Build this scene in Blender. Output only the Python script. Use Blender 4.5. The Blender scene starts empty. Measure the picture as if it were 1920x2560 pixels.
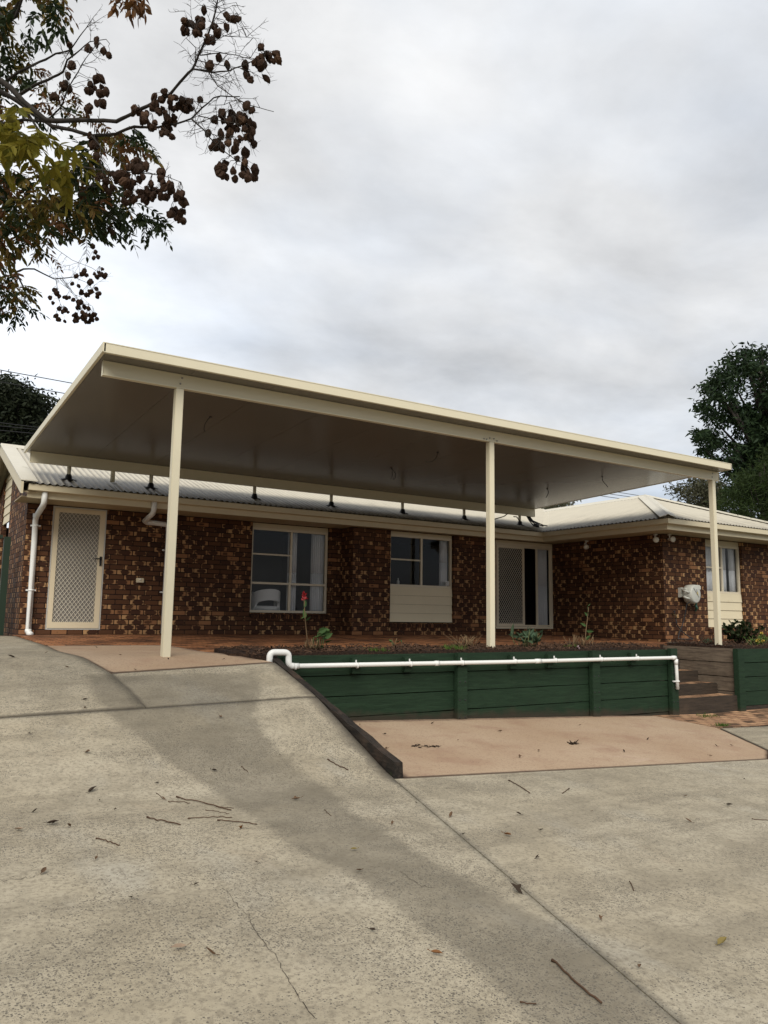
import bpy, bmesh, math, random
from mathutils import Vector, Matrix, noise as mnoise
rnd = random.Random(7)
PI = math.pi
sc = bpy.context.scene
col = sc.collection

# ------------------------------------------------------------------ camera
YAW, PITCH, ROLL, CZ, FPX = 0.56957, 0.13306, 0.01468, 0.3862, 1942.74
fw = Vector((math.sin(YAW)*math.cos(PITCH), math.cos(YAW)*math.cos(PITCH), math.sin(PITCH)))
r0 = Vector((math.cos(YAW), -math.sin(YAW), 0)); u0 = r0.cross(fw)
rt = r0*math.cos(ROLL) + u0*math.sin(ROLL)
up = -r0*math.sin(ROLL) + u0*math.cos(ROLL)
CAM = Vector((0, 0, CZ))
cd = bpy.data.cameras.new('camera'); cam = bpy.data.objects.new('camera', cd); col.objects.link(cam)
cam.matrix_world = Matrix(((rt.x, up.x, -fw.x, 0), (rt.y, up.y, -fw.y, 0), (rt.z, up.z, -fw.z, CZ), (0, 0, 0, 1)))
cd.sensor_fit = 'HORIZONTAL'; cd.sensor_width = 36; cd.lens = 36*FPX/1920
cd.clip_start = 0.05; cd.clip_end = 2000
sc.camera = cam
def ray(a, b): return fw + rt*((a-960)/FPX) + up*((1280-b)/FPX)      # a, b in photo pixels
def hit(a, b, ax, val):
    q = ray(a, b); return CAM + q*((val-CAM[ax])/q[ax])
def atd(a, b, d): return CAM + ray(a, b)*d

# ------------------------------------------------------------------ world + sun
SUN_EL, SUN_AZ = math.radians(42), math.radians(216)     # azimuth clockwise from +Y: behind and left of the camera
w = bpy.data.worlds.new('World'); sc.world = w; w.use_nodes = True
nt = w.node_tree; N = nt.nodes; L = nt.links; N.clear()
out = N.new('ShaderNodeOutputWorld'); bg = N.new('ShaderNodeBackground'); bg.inputs[1].default_value = 0.1
sky = N.new('ShaderNodeTexSky'); sky.sky_type = 'NISHITA'; sky.sun_disc = False
sky.sun_elevation = SUN_EL; sky.sun_rotation = SUN_AZ
tc = N.new('ShaderNodeTexCoord'); sep = N.new('ShaderNodeSeparateXYZ'); L.new(tc.outputs['Generated'], sep.inputs[0])
def WM(op, a, b=None, c=None, clamp=False):
    n = N.new('ShaderNodeMath'); n.operation = op; n.use_clamp = clamp
    for i, s in enumerate((a, b, c)):
        if s is None: continue
        if isinstance(s, (int, float)): n.inputs[i].default_value = s
        else: L.new(s, n.inputs[i])
    return n.outputs[0]
zz = WM('ADD', WM('MAXIMUM', sep.outputs[2], 0.0), 0.22)
cmb = N.new('ShaderNodeCombineXYZ'); L.new(WM('DIVIDE', sep.outputs[0], zz), cmb.inputs[0]); L.new(WM('DIVIDE', sep.outputs[1], zz), cmb.inputs[1])
def wnoise(scale, det, rough, off, dist=0.4):
    mp = N.new('ShaderNodeMapping'); mp.inputs['Location'].default_value = off; mp.inputs['Rotation'].default_value = (0, 0, 0.5); mp.inputs['Scale'].default_value = (1.0, 1.25, 1)
    L.new(cmb.outputs[0], mp.inputs[0])
    n = N.new('ShaderNodeTexNoise'); n.inputs['Scale'].default_value = scale; n.inputs['Detail'].default_value = det
    n.inputs['Roughness'].default_value = rough; n.inputs['Distortion'].default_value = dist
    L.new(mp.outputs[0], n.inputs[0]); return n.outputs[0]
n1 = wnoise(2.3, 9, 0.56, (3.1, 1.7, 0), 0.15); n2 = wnoise(0.8, 5, 0.5, (8.3, 2.2, 0)); n3 = wnoise(0.9, 6, 0.5, (1.3, 9.2, 4), 0.1)
val = WM('ADD', WM('MULTIPLY', n1, 6.2), WM('MULTIPLY', n2, 3.2))
val = WM('ADD', val, 1.25)
# low southern sky, unseen behind the camera, dimmed to deepen shade on the facade
south = WM('MINIMUM', WM('MAXIMUM', WM('MULTIPLY_ADD', sep.outputs[1], -1.6, 0.15), 0.0), 1.0)
low = WM('SUBTRACT', 1.0, WM('MINIMUM', WM('MAXIMUM', WM('MULTIPLY', sep.outputs[2], 1.7), 0.0), 1.0))
val = WM('MULTIPLY', val, WM('SUBTRACT', 1.0, WM('MULTIPLY', WM('MULTIPLY', south, low), 0.35)))
# thin bright part of the overcast low in the north
gd = N.new('ShaderNodeVectorMath'); gd.operation = 'DOT_PRODUCT'; L.new(tc.outputs['Generated'], gd.inputs[0])
gv = Vector(ray(60, 900)).normalized(); gd.inputs[1].default_value = gv
glow = WM('POWER', WM('MAXIMUM', gd.outputs['Value'], 0.0), 46.0)
val = WM('ADD', val, WM('MULTIPLY', glow, 3.4))
ramp = N.new('ShaderNodeValToRGB'); L.new(WM('MULTIPLY', n3, 1.0), ramp.inputs[0])
ramp.color_ramp.elements[0].position = 0.38; ramp.color_ramp.elements[0].color = (1.0, 1.0, 0.995, 1)
ramp.color_ramp.elements[1].position = 0.68; ramp.color_ramp.elements[1].color = (0.86, 0.945, 1.07, 1)
cm = N.new('ShaderNodeVectorMath'); cm.operation = 'SCALE'; L.new(ramp.outputs[0], cm.inputs[0]); L.new(val, cm.inputs['Scale'])
mx = N.new('ShaderNodeMix'); mx.data_type = 'RGBA'; mx.inputs[0].default_value = 0.9
L.new(sky.outputs[0], mx.inputs[6]); L.new(cm.outputs[0], mx.inputs[7]); L.new(mx.outputs[2], bg.inputs[0]); L.new(bg.outputs[0], out.inputs[0])
sd = bpy.data.lights.new('sun', 'SUN'); sd.energy = 2.4; sd.angle = math.radians(40); sd.color = (1.0, 0.95, 0.86)
so = bpy.data.objects.new('sun', sd); col.objects.link(so)
sdir = Vector((math.sin(SUN_AZ)*math.cos(SUN_EL), math.cos(SUN_AZ)*math.cos(SUN_EL), math.sin(SUN_EL)))
so.rotation_euler = (-sdir).to_track_quat('-Z', 'Y').to_euler()
sc.view_settings.view_transform = 'Standard'; sc.view_settings.look = 'None'; sc.view_settings.exposure = 0.45; sc.view_settings.gamma = 1
sc.cycles.max_bounces = 8; sc.cycles.transparent_max_bounces = 16; sc.cycles.use_denoising = True; sc.cycles.denoising_input_passes = 'RGB_ALBEDO_NORMAL'; sc.cycles.denoising_prefilter = 'ACCURATE'

# ------------------------------------------------------------------ object helpers
def children(o): return [c for c in bpy.data.objects if c.parent is o]
def tag(o, label=None, cat=None, group=None, kind=None):
    if label: o['label'] = label
    if cat: o['category'] = cat
    if group: o['group'] = group
    if kind: o['kind'] = kind
    return o
def thing(name, label, cat, loc=(0, 0, 0), group=None):
    o = bpy.data.objects.new(name, None); col.objects.link(o); o.location = loc; o.empty_display_size = 0.2
    return tag(o, label, cat, group)
class MB:
    def __init__(s): s.v = []; s.f = []; s.uv = []; s.mi = []; s.sm = []
    def face(s, pts, uv=None, mi=0, sm=False):
        b = len(s.v); s.v += [tuple(p) for p in pts]; s.f.append(tuple(range(b, b+len(pts))))
        s.uv.append(uv); s.mi.append(mi); s.sm.append(sm)
    def mesh(s, vs, fs, mi=0, sm=False):
        b = len(s.v); s.v += [tuple(p) for p in vs]
        for f in fs: s.f.append(tuple(i+b for i in f)); s.uv.append(None); s.mi.append(mi); s.sm.append(sm)
    def box(s, a, b, mi=0):
        x0, y0, z0 = (min(a[i], b[i]) for i in range(3)); x1, y1, z1 = (max(a[i], b[i]) for i in range(3))
        vs = [(x0,y0,z0),(x1,y0,z0),(x1,y1,z0),(x0,y1,z0),(x0,y0,z1),(x1,y0,z1),(x1,y1,z1),(x0,y1,z1)]
        s.mesh(vs, [(0,3,2,1),(4,5,6,7),(0,1,5,4),(1,2,6,5),(2,3,7,6),(3,0,4,7)], mi)
    def hexa(s, vs, mi=0): s.mesh(vs, [(0,3,2,1),(4,5,6,7),(0,1,5,4),(1,2,6,5),(2,3,7,6),(3,0,4,7)], mi)
    def tube(s, pts, rad, n=8, cap=True, mi=0, sm=True):
        pts = [Vector(p) for p in pts]
        rs = rad if isinstance(rad, (list, tuple)) else [rad]*len(pts)
        t0 = (pts[1]-pts[0]).normalized(); a = t0.orthogonal().normalized()
        vs = []; fs = []
        for i, p in enumerate(pts):
            t = (pts[min(i+1, len(pts)-1)]-pts[max(i-1, 0)]).normalized()
            a = (a - t*a.dot(t)); a = a.normalized() if a.length > 1e-6 else t.orthogonal().normalized()
            b = t.cross(a)
            for k in range(n):
                q = 2*PI*k/n; vs.append(p + (a*math.cos(q)+b*math.sin(q))*rs[i])
        for i in range(len(pts)-1):
            for k in range(n):
                k2 = (k+1) % n; fs.append((i*n+k, i*n+k2, (i+1)*n+k2, (i+1)*n+k))
        if cap: fs.append(tuple(range(n-1, -1, -1))); fs.append(tuple((len(pts)-1)*n+k for k in range(n)))
        s.mesh(vs, fs, mi, sm)
    def lathe(s, prof, c, axis=(0, 0, 1), n=16, mi=0, sm=True):
        ax = Vector(axis).normalized(); a = ax.orthogonal().normalized(); b = ax.cross(a); c = Vector(c)
        vs = []; fs = []
        for r, h in prof:
            for k in range(n):
                q = 2*PI*k/n; vs.append(c + ax*h + (a*math.cos(q)+b*math.sin(q))*r)
        for i in range(len(prof)-1):
            for k in range(n):
                k2 = (k+1) % n; fs.append((i*n+k, i*n+k2, (i+1)*n+k2, (i+1)*n+k))
        s.mesh(vs, fs, mi, sm)
    def build(s, name, mat, parent=None, loc=None, bevel=0):
        me = bpy.data.meshes.new(name); me.from_pydata(s.v, [], s.f)
        for m in (mat if isinstance(mat, (list, tuple)) else [mat]): me.materials.append(m)
        me.polygons.foreach_set('material_index', s.mi); me.polygons.foreach_set('use_smooth', s.sm)
        if any(u is not None for u in s.uv):
            ul = me.uv_layers.new(name='UVMap'); i = 0
            for f, u in zip(s.f, s.uv):
                for k in range(len(f)):
                    if u is not None: ul.data[i].uv = u[k]
                    i += 1
        me.update()
        o = bpy.data.objects.new(name, me); col.objects.link(o)
        if parent is not None:
            o.parent = parent; o.matrix_parent_inverse = Matrix.Translation(-Vector(parent.location))
        if loc is not None: o.location = loc
        if bevel:
            bm = bmesh.new(); bm.from_mesh(me); bmesh.ops.remove_doubles(bm, verts=bm.verts, dist=1e-5)
            bmesh.ops.bevel(bm, geom=bm.edges[:], offset=bevel, segments=2, affect='EDGES', clamp_overlap=True); bm.to_mesh(me); bm.free()
        return o

# ------------------------------------------------------------------ materials
class NT:
    def __init__(s, name):
        s.m = bpy.data.materials.new(name); s.m.use_nodes = True; s.t = s.m.node_tree; s.n = s.t.nodes; s.l = s.t.links
        s.b = s.n['Principled BSDF']; s.tc = s.n.new('ShaderNodeTexCoord')
    def _in(s, sock, v):
        if v is None: return
        if isinstance(v, (int, float)): sock.default_value = v
        elif isinstance(v, tuple): sock.default_value = v if len(v) == len(sock.default_value) else v + (1,)
        else: s.l.new(v, sock)
    def M(s, op, a, b=None, c=None, clamp=False):
        n = s.n.new('ShaderNodeMath'); n.operation = op; n.use_clamp = clamp
        for i, q in enumerate((a, b, c)): s._in(n.inputs[i], q)
        return n.outputs[0]
    def step(s, v, lo, hi):
        n = s.n.new('ShaderNodeMapRange'); n.interpolation_type = 'SMOOTHSTEP'; s._in(n.inputs[0], v); s._in(n.inputs[1], lo); s._in(n.inputs[2], hi)
        n.inputs[3].default_value = 0; n.inputs[4].default_value = 1; return n.outputs[0]
    def mix(s, f, a, b, mode='MIX'):
        n = s.n.new('ShaderNodeMix'); n.data_type = 'RGBA'; n.blend_type = mode; s._in(n.inputs[0], f); s._in(n.inputs[6], a); s._in(n.inputs[7], b); return n.outputs[2]
    def noise(s, scale, det=4, rough=0.55, vec=None, sc3=None, dist=0, dim='3D'):
        n = s.n.new('ShaderNodeTexNoise'); n.inputs['Scale'].default_value = scale; n.inputs['Detail'].default_value = det
        n.inputs['Roughness'].default_value = rough; n.inputs['Distortion'].default_value = dist
        v = vec or s.tc.outputs['Object']
        if sc3:
            mp = s.n.new('ShaderNodeMapping'); mp.inputs['Scale'].default_value = sc3; s.l.new(v, mp.inputs[0]); v = mp.outputs[0]
        s.l.new(v, n.inputs[0]); return n.outputs[0]
    def vor(s, scale, vec=None, feature='F1'):
        n = s.n.new('ShaderNodeTexVoronoi'); n.feature = feature; n.inputs['Scale'].default_value = scale; s.l.new(vec or s.tc.outputs['Object'], n.inputs['Vector']); return n.outputs
    def bump(s, h, strength=0.3, dist=0.01):
        n = s.n.new('ShaderNodeBump'); n.inputs['Strength'].default_value = strength; n.inputs['Distance'].default_value = dist
        s.l.new(h, n.inputs['Height']); s.l.new(n.outputs[0], s.b.inputs['Normal'])
    def xyz(s, v):
        n = s.n.new('ShaderNodeSeparateXYZ'); s.l.new(v, n.inputs[0]); return n.outputs
    def attr(s, name):
        n = s.n.new('ShaderNodeAttribute'); n.attribute_name = name; return n.outputs
    def fin(s, colr, rough=0.6, spec=0.4):
        s._in(s.b.inputs['Base Color'], colr); s._in(s.b.inputs['Roughness'], rough); s._in(s.b.inputs['Specular IOR Level'], spec); return s.m
def paint(name, c, rough=0.45, var=0.12, spec=0.4, dirt=None, dscale=3.0, dthr=0.58, bump=0.0):
    q = NT(name); n = q.noise(2.2, 5, 0.6); c2 = tuple(x*(1-var) for x in c)
    base = q.mix(n, c, c2)
    if dirt:
        d = q.step(q.noise(dscale, 7, 0.68), dthr, dthr+0.16); base = q.mix(q.M('MULTIPLY', d, 0.7), base, dirt)
    fn = q.noise(60, 3, 0.6)
    base = q.mix(q.M('MULTIPLY', fn, 0.08), base, (c[0]*.6, c[1]*.58, c[2]*.5))
    if bump: q.bump(q.noise(90, 3), bump, 0.003)
    return q.fin(base, q.M('ADD', rough-0.08, q.M('MULTIPLY', q.noise(9, 3), 0.16)), spec)
CREAM = (0.70, 0.64, 0.475)
M = {}
M['cream'] = paint('cream_paint', CREAM, 0.42, 0.08)
M['cream_house'] = paint('cream_trim', (0.62, 0.545, 0.38), 0.5, 0.12, dirt=(0.30, 0.25, 0.15), dscale=2.0, dthr=0.6)
M['cream_board'] = paint('cream_cladding', (0.72, 0.63, 0.44), 0.6, 0.12, dirt=(0.42, 0.33, 0.18), dscale=1.6, dthr=0.58, bump=0.1)
M['frame'] = paint('cream_aluminium', (0.68, 0.60, 0.45), 0.4, 0.1)
M['door_frame'] = paint('door_cream', (0.70, 0.60, 0.42), 0.42, 0.08)
M['white'] = paint('white_trim', (0.66, 0.65, 0.60), 0.5, 0.1)
M['pvc'] = paint('white_pvc', (0.76, 0.76, 0.73), 0.35, 0.08, dirt=(0.45, 0.42, 0.36), dscale=5, dthr=0.64)
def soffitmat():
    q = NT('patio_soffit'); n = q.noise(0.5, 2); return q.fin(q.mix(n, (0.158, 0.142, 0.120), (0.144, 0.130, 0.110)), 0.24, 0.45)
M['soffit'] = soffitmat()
M['eave'] = paint('eave_sheet', (0.5, 0.42, 0.27), 0.6, 0.12)
M['black'] = paint('black_rubber', (0.012, 0.012, 0.013), 0.5, 0.2)
M['steel'] = paint('zinc_bolt', (0.35, 0.34, 0.31), 0.35, 0.2)
M['fence'] = paint('green_steel', (0.012, 0.029, 0.014), 0.55, 0.2)
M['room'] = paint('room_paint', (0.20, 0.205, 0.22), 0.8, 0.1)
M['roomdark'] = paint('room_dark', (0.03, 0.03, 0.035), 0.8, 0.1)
M['curtain'] = paint('sheer_curtain', (0.85, 0.85, 0.85), 0.8, 0.1)
M['flymesh'] = paint('fly_screen', (0.22, 0.205, 0.18), 0.7, 0.1)
M['flydark'] = paint('dark_fly_screen', (0.010, 0.010, 0.012), 0.6, 0.1)
M['grille'] = paint('cream_grille', (0.74, 0.68, 0.55), 0.45, 0.1)
M['chair'] = paint('chair_fabric', (0.82, 0.81, 0.78), 0.85, 0.06, bump=0.1)
M['reel'] = paint('grey_plastic', (0.56, 0.56, 0.50), 0.45, 0.08)
M['hose'] = paint('dark_hose', (0.02, 0.022, 0.025), 0.45, 0.1)
M['bulb'] = paint('lamp_glass', (0.62, 0.60, 0.52), 0.2, 0.05, spec=0.6)
M['brass'] = paint('dull_brass', (0.10, 0.07, 0.03), 0.4, 0.2)
M['greenplastic'] = paint('green_plastic', (0.03, 0.09, 0.06), 0.4, 0.1)
M['yellow'] = paint('yellow_petals', (0.5, 0.36, 0.05), 0.6, 0.2)
M['red'] = paint('red_petals', (0.26, 0.008, 0.012), 0.55, 0.3)
M['pink'] = paint('pale_petals', (0.6, 0.45, 0.5), 0.6, 0.2)
M['orange_sticker'] = paint('yellow_sticker', (0.65, 0.5, 0.12), 0.5, 0.1)
M['greyink'] = paint('grey_ink', (0.22, 0.22, 0.22), 0.6, 0.1)
M['paper'] = paint('white_card', (0.7, 0.7, 0.68), 0.7, 0.05)
M['dirt'] = paint('dark_dirt', (0.03, 0.022, 0.016), 0.95, 0.4)
def glass():
    m = bpy.data.materials.new('window_glass'); m.use_nodes = True; t = m.node_tree; n = t.nodes; l = t.links; n.clear()
    o = n.new('ShaderNodeOutputMaterial'); mx = n.new('ShaderNodeMixShader'); fr = n.new('ShaderNodeFresnel'); fr.inputs[0].default_value = 1.36
    tr = n.new('ShaderNodeBsdfTransparent'); tr.inputs[0].default_value = (0.95, 0.96, 0.97, 1); gl = n.new('ShaderNodeBsdfGlossy'); gl.inputs[1].default_value = 0.015
    l.new(fr.outputs[0], mx.inputs[0]); l.new(tr.outputs[0], mx.inputs[1]); l.new(gl.outputs[0], mx.inputs[2]); l.new(mx.outputs[0], o.inputs[0]); return m
M['glass'] = glass()
def brick(name, tan, mid, dark, mortar, bw=0.25, bh=0.086, paver=False):
    q = NT(name); uv = q.tc.outputs['UV']
    wob = q.n.new('ShaderNodeTexNoise'); wob.inputs['Scale'].default_value = 22; wob.inputs['Detail'].default_value = 3; q.l.new(uv, wob.inputs[0])
    x, y, _ = q.xyz(uv)
    y2 = q.M('DIVIDE', y, bh); row = q.M('FLOOR', y2); fy = q.M('FRACT', y2)
    x2 = q.M('ADD', q.M('DIVIDE', x, bw), q.M('MULTIPLY', q.M('MODULO', row, 2.0), 0.5)); cl = q.M('FLOOR', x2); fx = q.M('FRACT', x2)
    cv = q.n.new('ShaderNodeCombineXYZ'); q.l.new(cl, cv.inputs[0]); q.l.new(row, cv.inputs[1])
    wn = q.n.new('ShaderNodeTexWhiteNoise'); wn.noise_dimensions = '2D'; q.l.new(cv.outputs[0], wn.inputs[0])
    r1, r2, r3 = (q.xyz(wn.outputs['Color'])[i] for i in range(3))
    wv = q.M('SUBTRACT', wob.outputs[0], 0.5)
    dx = q.M('MULTIPLY', q.M('MINIMUM', fx, q.M('SUBTRACT', 1.0, fx)), bw); dy = q.M('MULTIPLY', q.M('MINIMUM', fy, q.M('SUBTRACT', 1.0, fy)), bh)
    # rounded brick corners
    rr = 0.016
    ax = q.M('MAXIMUM', q.M('SUBTRACT', rr, dx), 0.0); ay = q.M('MAXIMUM', q.M('SUBTRACT', rr, dy), 0.0)
    dd = q.M('SUBTRACT', rr, q.M('SQRT', q.M('ADD', q.M('MULTIPLY', ax, ax), q.M('MULTIPLY', ay, ay))))
    dd = q.M('ADD', dd, q.M('MULTIPLY', wv, 0.008))
    isb = q.step(dd, 0.0055, 0.0095)
    if paver:
        cb = q.mix(r1, tan, mid); cb = q.mix(q.step(r2, 0.7, 1.0), cb, dark)
        st = q.step(q.noise(1.1, 6, 0.65, uv), 0.46, 0.64); cb = q.mix(q.M('MULTIPLY', st, 0.75), cb, dark)
        st2 = q.step(q.noise(9, 5, 0.7, uv), 0.5, 0.7); cb = q.mix(q.M('MULTIPLY', st2, 0.5), cb, dark)
    else:
        ex = q.M('ABSOLUTE', q.M('MULTIPLY', q.M('SUBTRACT', q.M('ADD', fx, q.M('MULTIPLY', q.M('SUBTRACT', r3, 0.5), 0.28)), 0.5), 2.0))
        ey = q.M('ABSOLUTE', q.M('MULTIPLY', q.M('SUBTRACT', fy, 0.5), 2.0))
        rad = q.M('POWER', q.M('ADD', q.M('POWER', ex, 2.6), q.M('MULTIPLY', q.M('POWER', ey, 2.6), 0.42)), 0.385)
        rad = q.M('ADD', rad, q.M('MULTIPLY', wv, 0.75))
        big = q.noise(0.35, 2, 0.5, uv)
        size = q.M('ADD', 0.60, q.M('MULTIPLY', r1, 0.34)); size = q.M('ADD', size, q.M('MULTIPLY', q.M('SUBTRACT', big, 0.45), 0.4))
        size = q.M('ADD', size, q.M('MULTIPLY', q.step(r2, 0.68, 0.70), 0.5))         # some bricks are dark all over
        size = q.M('SUBTRACT', size, q.M('MULTIPLY', q.step(r3, 0.94, 0.96), 0.9))    # and a few stay wholly tan
        blob = q.step(q.M('SUBTRACT', size, rad), -0.08, 0.12)
        light = q.mix(r3, tan, mid)
        core = q.mix(r2, dark, tuple(0.72*a+0.28*b for a, b in zip(dark, mid)))
        spk = q.M('MULTIPLY', q.step(q.noise(45, 3, 0.6, uv), 0.5, 0.75), 0.35)
        light = q.mix(spk, light, mid)
        cb = q.mix(blob, light, core)
    cc = q.mix(isb, mortar, cb)
    hgt = q.M('ADD', isb, q.M('MULTIPLY', q.noise(60, 3, 0.6, uv), 0.35)); q.bump(hgt, 0.55, 0.006)
    return q.fin(cc, q.M('ADD', 0.62, q.M('MULTIPLY', r2, 0.2)), 0.12)
M['brick'] = brick('flashed_brick', (0.43, 0.255, 0.12), (0.25, 0.118, 0.055), (0.046, 0.020, 0.012), (0.020, 0.011, 0.008))
M['sill'] = brick('sill_brick', (0.30, 0.15, 0.065), (0.15, 0.065, 0.033), (0.035, 0.017, 0.012), (0.03, 0.018, 0.013), bw=0.086, bh=0.5)
M['paver'] = brick('clay_paver', (0.42, 0.19, 0.085), (0.27, 0.11, 0.05), (0.075, 0.036, 0.022), (0.03, 0.02, 0.014), 0.23, 0.115, True)
M['steppaver'] = brick('step_paver', (0.46, 0.28, 0.16), (0.34, 0.19, 0.11), (0.09, 0.055, 0.035), (0.03, 0.02, 0.014), 0.23, 0.115, True)
def roofmat():
    q = NT('roof_sheet'); o = q.tc.outputs['UV']; x, y, _ = q.xyz(o)     # u along the eave, v up the slope
    st = q.noise(1.0, 6, 0.7, o, (13, 0.9, 1)); fine = q.noise(1.0, 5, 0.7, o, (60, 2.6, 1)); pat = q.noise(2.5, 5, 0.65, o)
    fac = q.M('ADD', q.M('MULTIPLY', q.M('SUBTRACT', 1.0, q.M('MINIMUM', q.M('DIVIDE', y, 1.5), 1.3)), 0.52), q.M('MULTIPLY', q.M('SUBTRACT', st, 0.5), 1.3))
    fac = q.M('ADD', fac, q.M('MULTIPLY', q.M('SUBTRACT', fine, 0.5), 0.7)); fac = q.M('ADD', fac, q.M('MULTIPLY', q.M('SUBTRACT', pat, 0.5), 0.6))
    ph = q.M('COSINE', q.M('MULTIPLY', x, 2*PI/0.105)); pan = q.M('MULTIPLY', q.M('SUBTRACT', 0.5, q.M('MULTIPLY', ph, 0.5)), q.M('SUBTRACT', 1.0, q.M('MULTIPLY', q.step(y, 0.2, 2.6), 0.45)))
    fac = q.M('ADD', fac, q.M('MULTIPLY', pan, 0.62))
    g = q.step(fac, 0.16, 1.05)
    base = q.mix(pat, (0.52, 0.475, 0.375), (0.41, 0.375, 0.30))
    pl = q.M('POWER', q.M('SUBTRACT', 0.5, q.M('MULTIPLY', ph, 0.5)), 2.0); base = q.mix(q.M('MULTIPLY', pl, q.M('ADD', 0.35, q.M('MULTIPLY', st, 0.65))), base, (0.22, 0.195, 0.15))
    return q.fin(q.mix(q.M('MULTIPLY', g, 0.85), base, (0.12, 0.105, 0.08)), 0.42, 0.45)
M['roof'] = roofmat()
M['flash'] = paint('ridge_flashing', (0.60, 0.56, 0.46), 0.45, 0.15, dirt=(0.30, 0.27, 0.2), dscale=3, dthr=0.56)
def concrete():
    q = NT('driveway_concrete'); o = q.tc.outputs['Object']
    big = q.noise(0.55, 5, 0.6, dist=0.6); med = q.noise(2.6, 6, 0.65); fine = q.noise(38, 4, 0.7)
    c = q.mix(q.step(big, 0.3, 0.7), (0.36, 0.308, 0.218), (0.405, 0.357, 0.268)); c = q.mix(q.M('MULTIPLY', q.step(med, 0.40, 0.70), 0.65), c, (0.215, 0.185, 0.132))
    rust = q.step(q.noise(1.7, 5, 0.6, sc3=(1, 1, 1), dist=1), 0.60, 0.78); c = q.mix(q.M('MULTIPLY', rust, 0.22), c, (0.27, 0.19, 0.125))
    pale = q.step(q.noise(0.9, 4, 0.6, sc3=(1.4, 0.7, 1)), 0.56, 0.74); c = q.mix(q.M('MULTIPLY', pale, 0.55), c, (0.385, 0.36, 0.30))
    bnd = q.noise(1.0, 6, 0.66, sc3=(0.45, 2.6, 1), dist=0.8); c = q.mix(q.M('MULTIPLY', q.step(bnd, 0.48, 0.68), 0.5), c, (0.225, 0.192, 0.137))
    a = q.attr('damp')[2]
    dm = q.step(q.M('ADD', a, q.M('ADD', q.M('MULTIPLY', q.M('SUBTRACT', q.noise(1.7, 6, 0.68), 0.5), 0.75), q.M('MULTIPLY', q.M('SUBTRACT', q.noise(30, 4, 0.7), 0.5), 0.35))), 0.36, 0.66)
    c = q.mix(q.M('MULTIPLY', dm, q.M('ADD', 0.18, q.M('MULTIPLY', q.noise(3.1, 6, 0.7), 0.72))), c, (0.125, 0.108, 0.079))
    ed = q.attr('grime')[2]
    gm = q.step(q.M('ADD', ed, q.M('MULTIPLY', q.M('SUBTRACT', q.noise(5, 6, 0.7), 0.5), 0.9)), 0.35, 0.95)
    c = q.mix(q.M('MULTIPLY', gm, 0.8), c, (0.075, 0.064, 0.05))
    # exposed dark aggregate, in worn patches
    v = q.vor(84)
    cellr = q.xyz(v['Color'])[0]; cells = q.xyz(v['Color'])[1]
    patch = q.noise(1.7, 6, 0.7, sc3=(0.75, 1.5, 1)); pf = q.step(q.M('ADD', patch, q.M('MULTIPLY', q.attr('worn')[2], 0.22)), 0.45, 0.62)
    thr = q.M('ADD', 0.025, q.M('MULTIPLY', pf, 0.62)); thr = q.M('ADD', thr, q.M('MULTIPLY', a, 0.10))
    on = q.M('LESS_THAN', cellr, thr); ds = q.M('ADD', 0.18, q.M('MULTIPLY', cells, 0.38))
    wj = q.M('MULTIPLY', q.M('SUBTRACT', q.noise(170, 2), 0.5), 0.6)
    ch = q.M('MULTIPLY', on, q.M('SUBTRACT', 1.0, q.step(q.M('ADD', v['Distance'], wj), q.M('MULTIPLY', ds, 0.75), ds)))
    c = q.mix(q.M('MULTIPLY', ch, 0.85), c, q.mix(cells, (0.035, 0.034, 0.036), (0.095, 0.084, 0.066)))
    v2 = q.vor(150); on2 = q.M('LESS_THAN', q.xyz(v2['Color'])[0], q.M('ADD', 0.10, q.M('MULTIPLY', pf, 0.4)))
    ch2 = q.M('MULTIPLY', on2, q.M('SUBTRACT', 1.0, q.step(v2['Distance'], 0.28, 0.42))); c = q.mix(q.M('MULTIPLY', ch2, 0.7), c, (0.09, 0.083, 0.075))
    c = q.mix(q.M('MULTIPLY', q.step(fine, 0.44, 0.68), 0.6), c, (0.15, 0.125, 0.09))
    fine2 = q.noise(14, 6, 0.75); c = q.mix(q.M('MULTIPLY', q.step(fine2, 0.50, 0.72), 0.5), c, (0.165, 0.142, 0.105))
    h = q.M('ADD', q.M('MULTIPLY', fine, 0.6), q.M('MULTIPLY', ch, -0.6)); q.bump(h, 0.35, 0.006)
    return q.fin(c, q.M('SUBTRACT', 0.85, q.M('MULTIPLY', dm, 0.12)), 0.25)
M['concrete'] = concrete()
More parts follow.
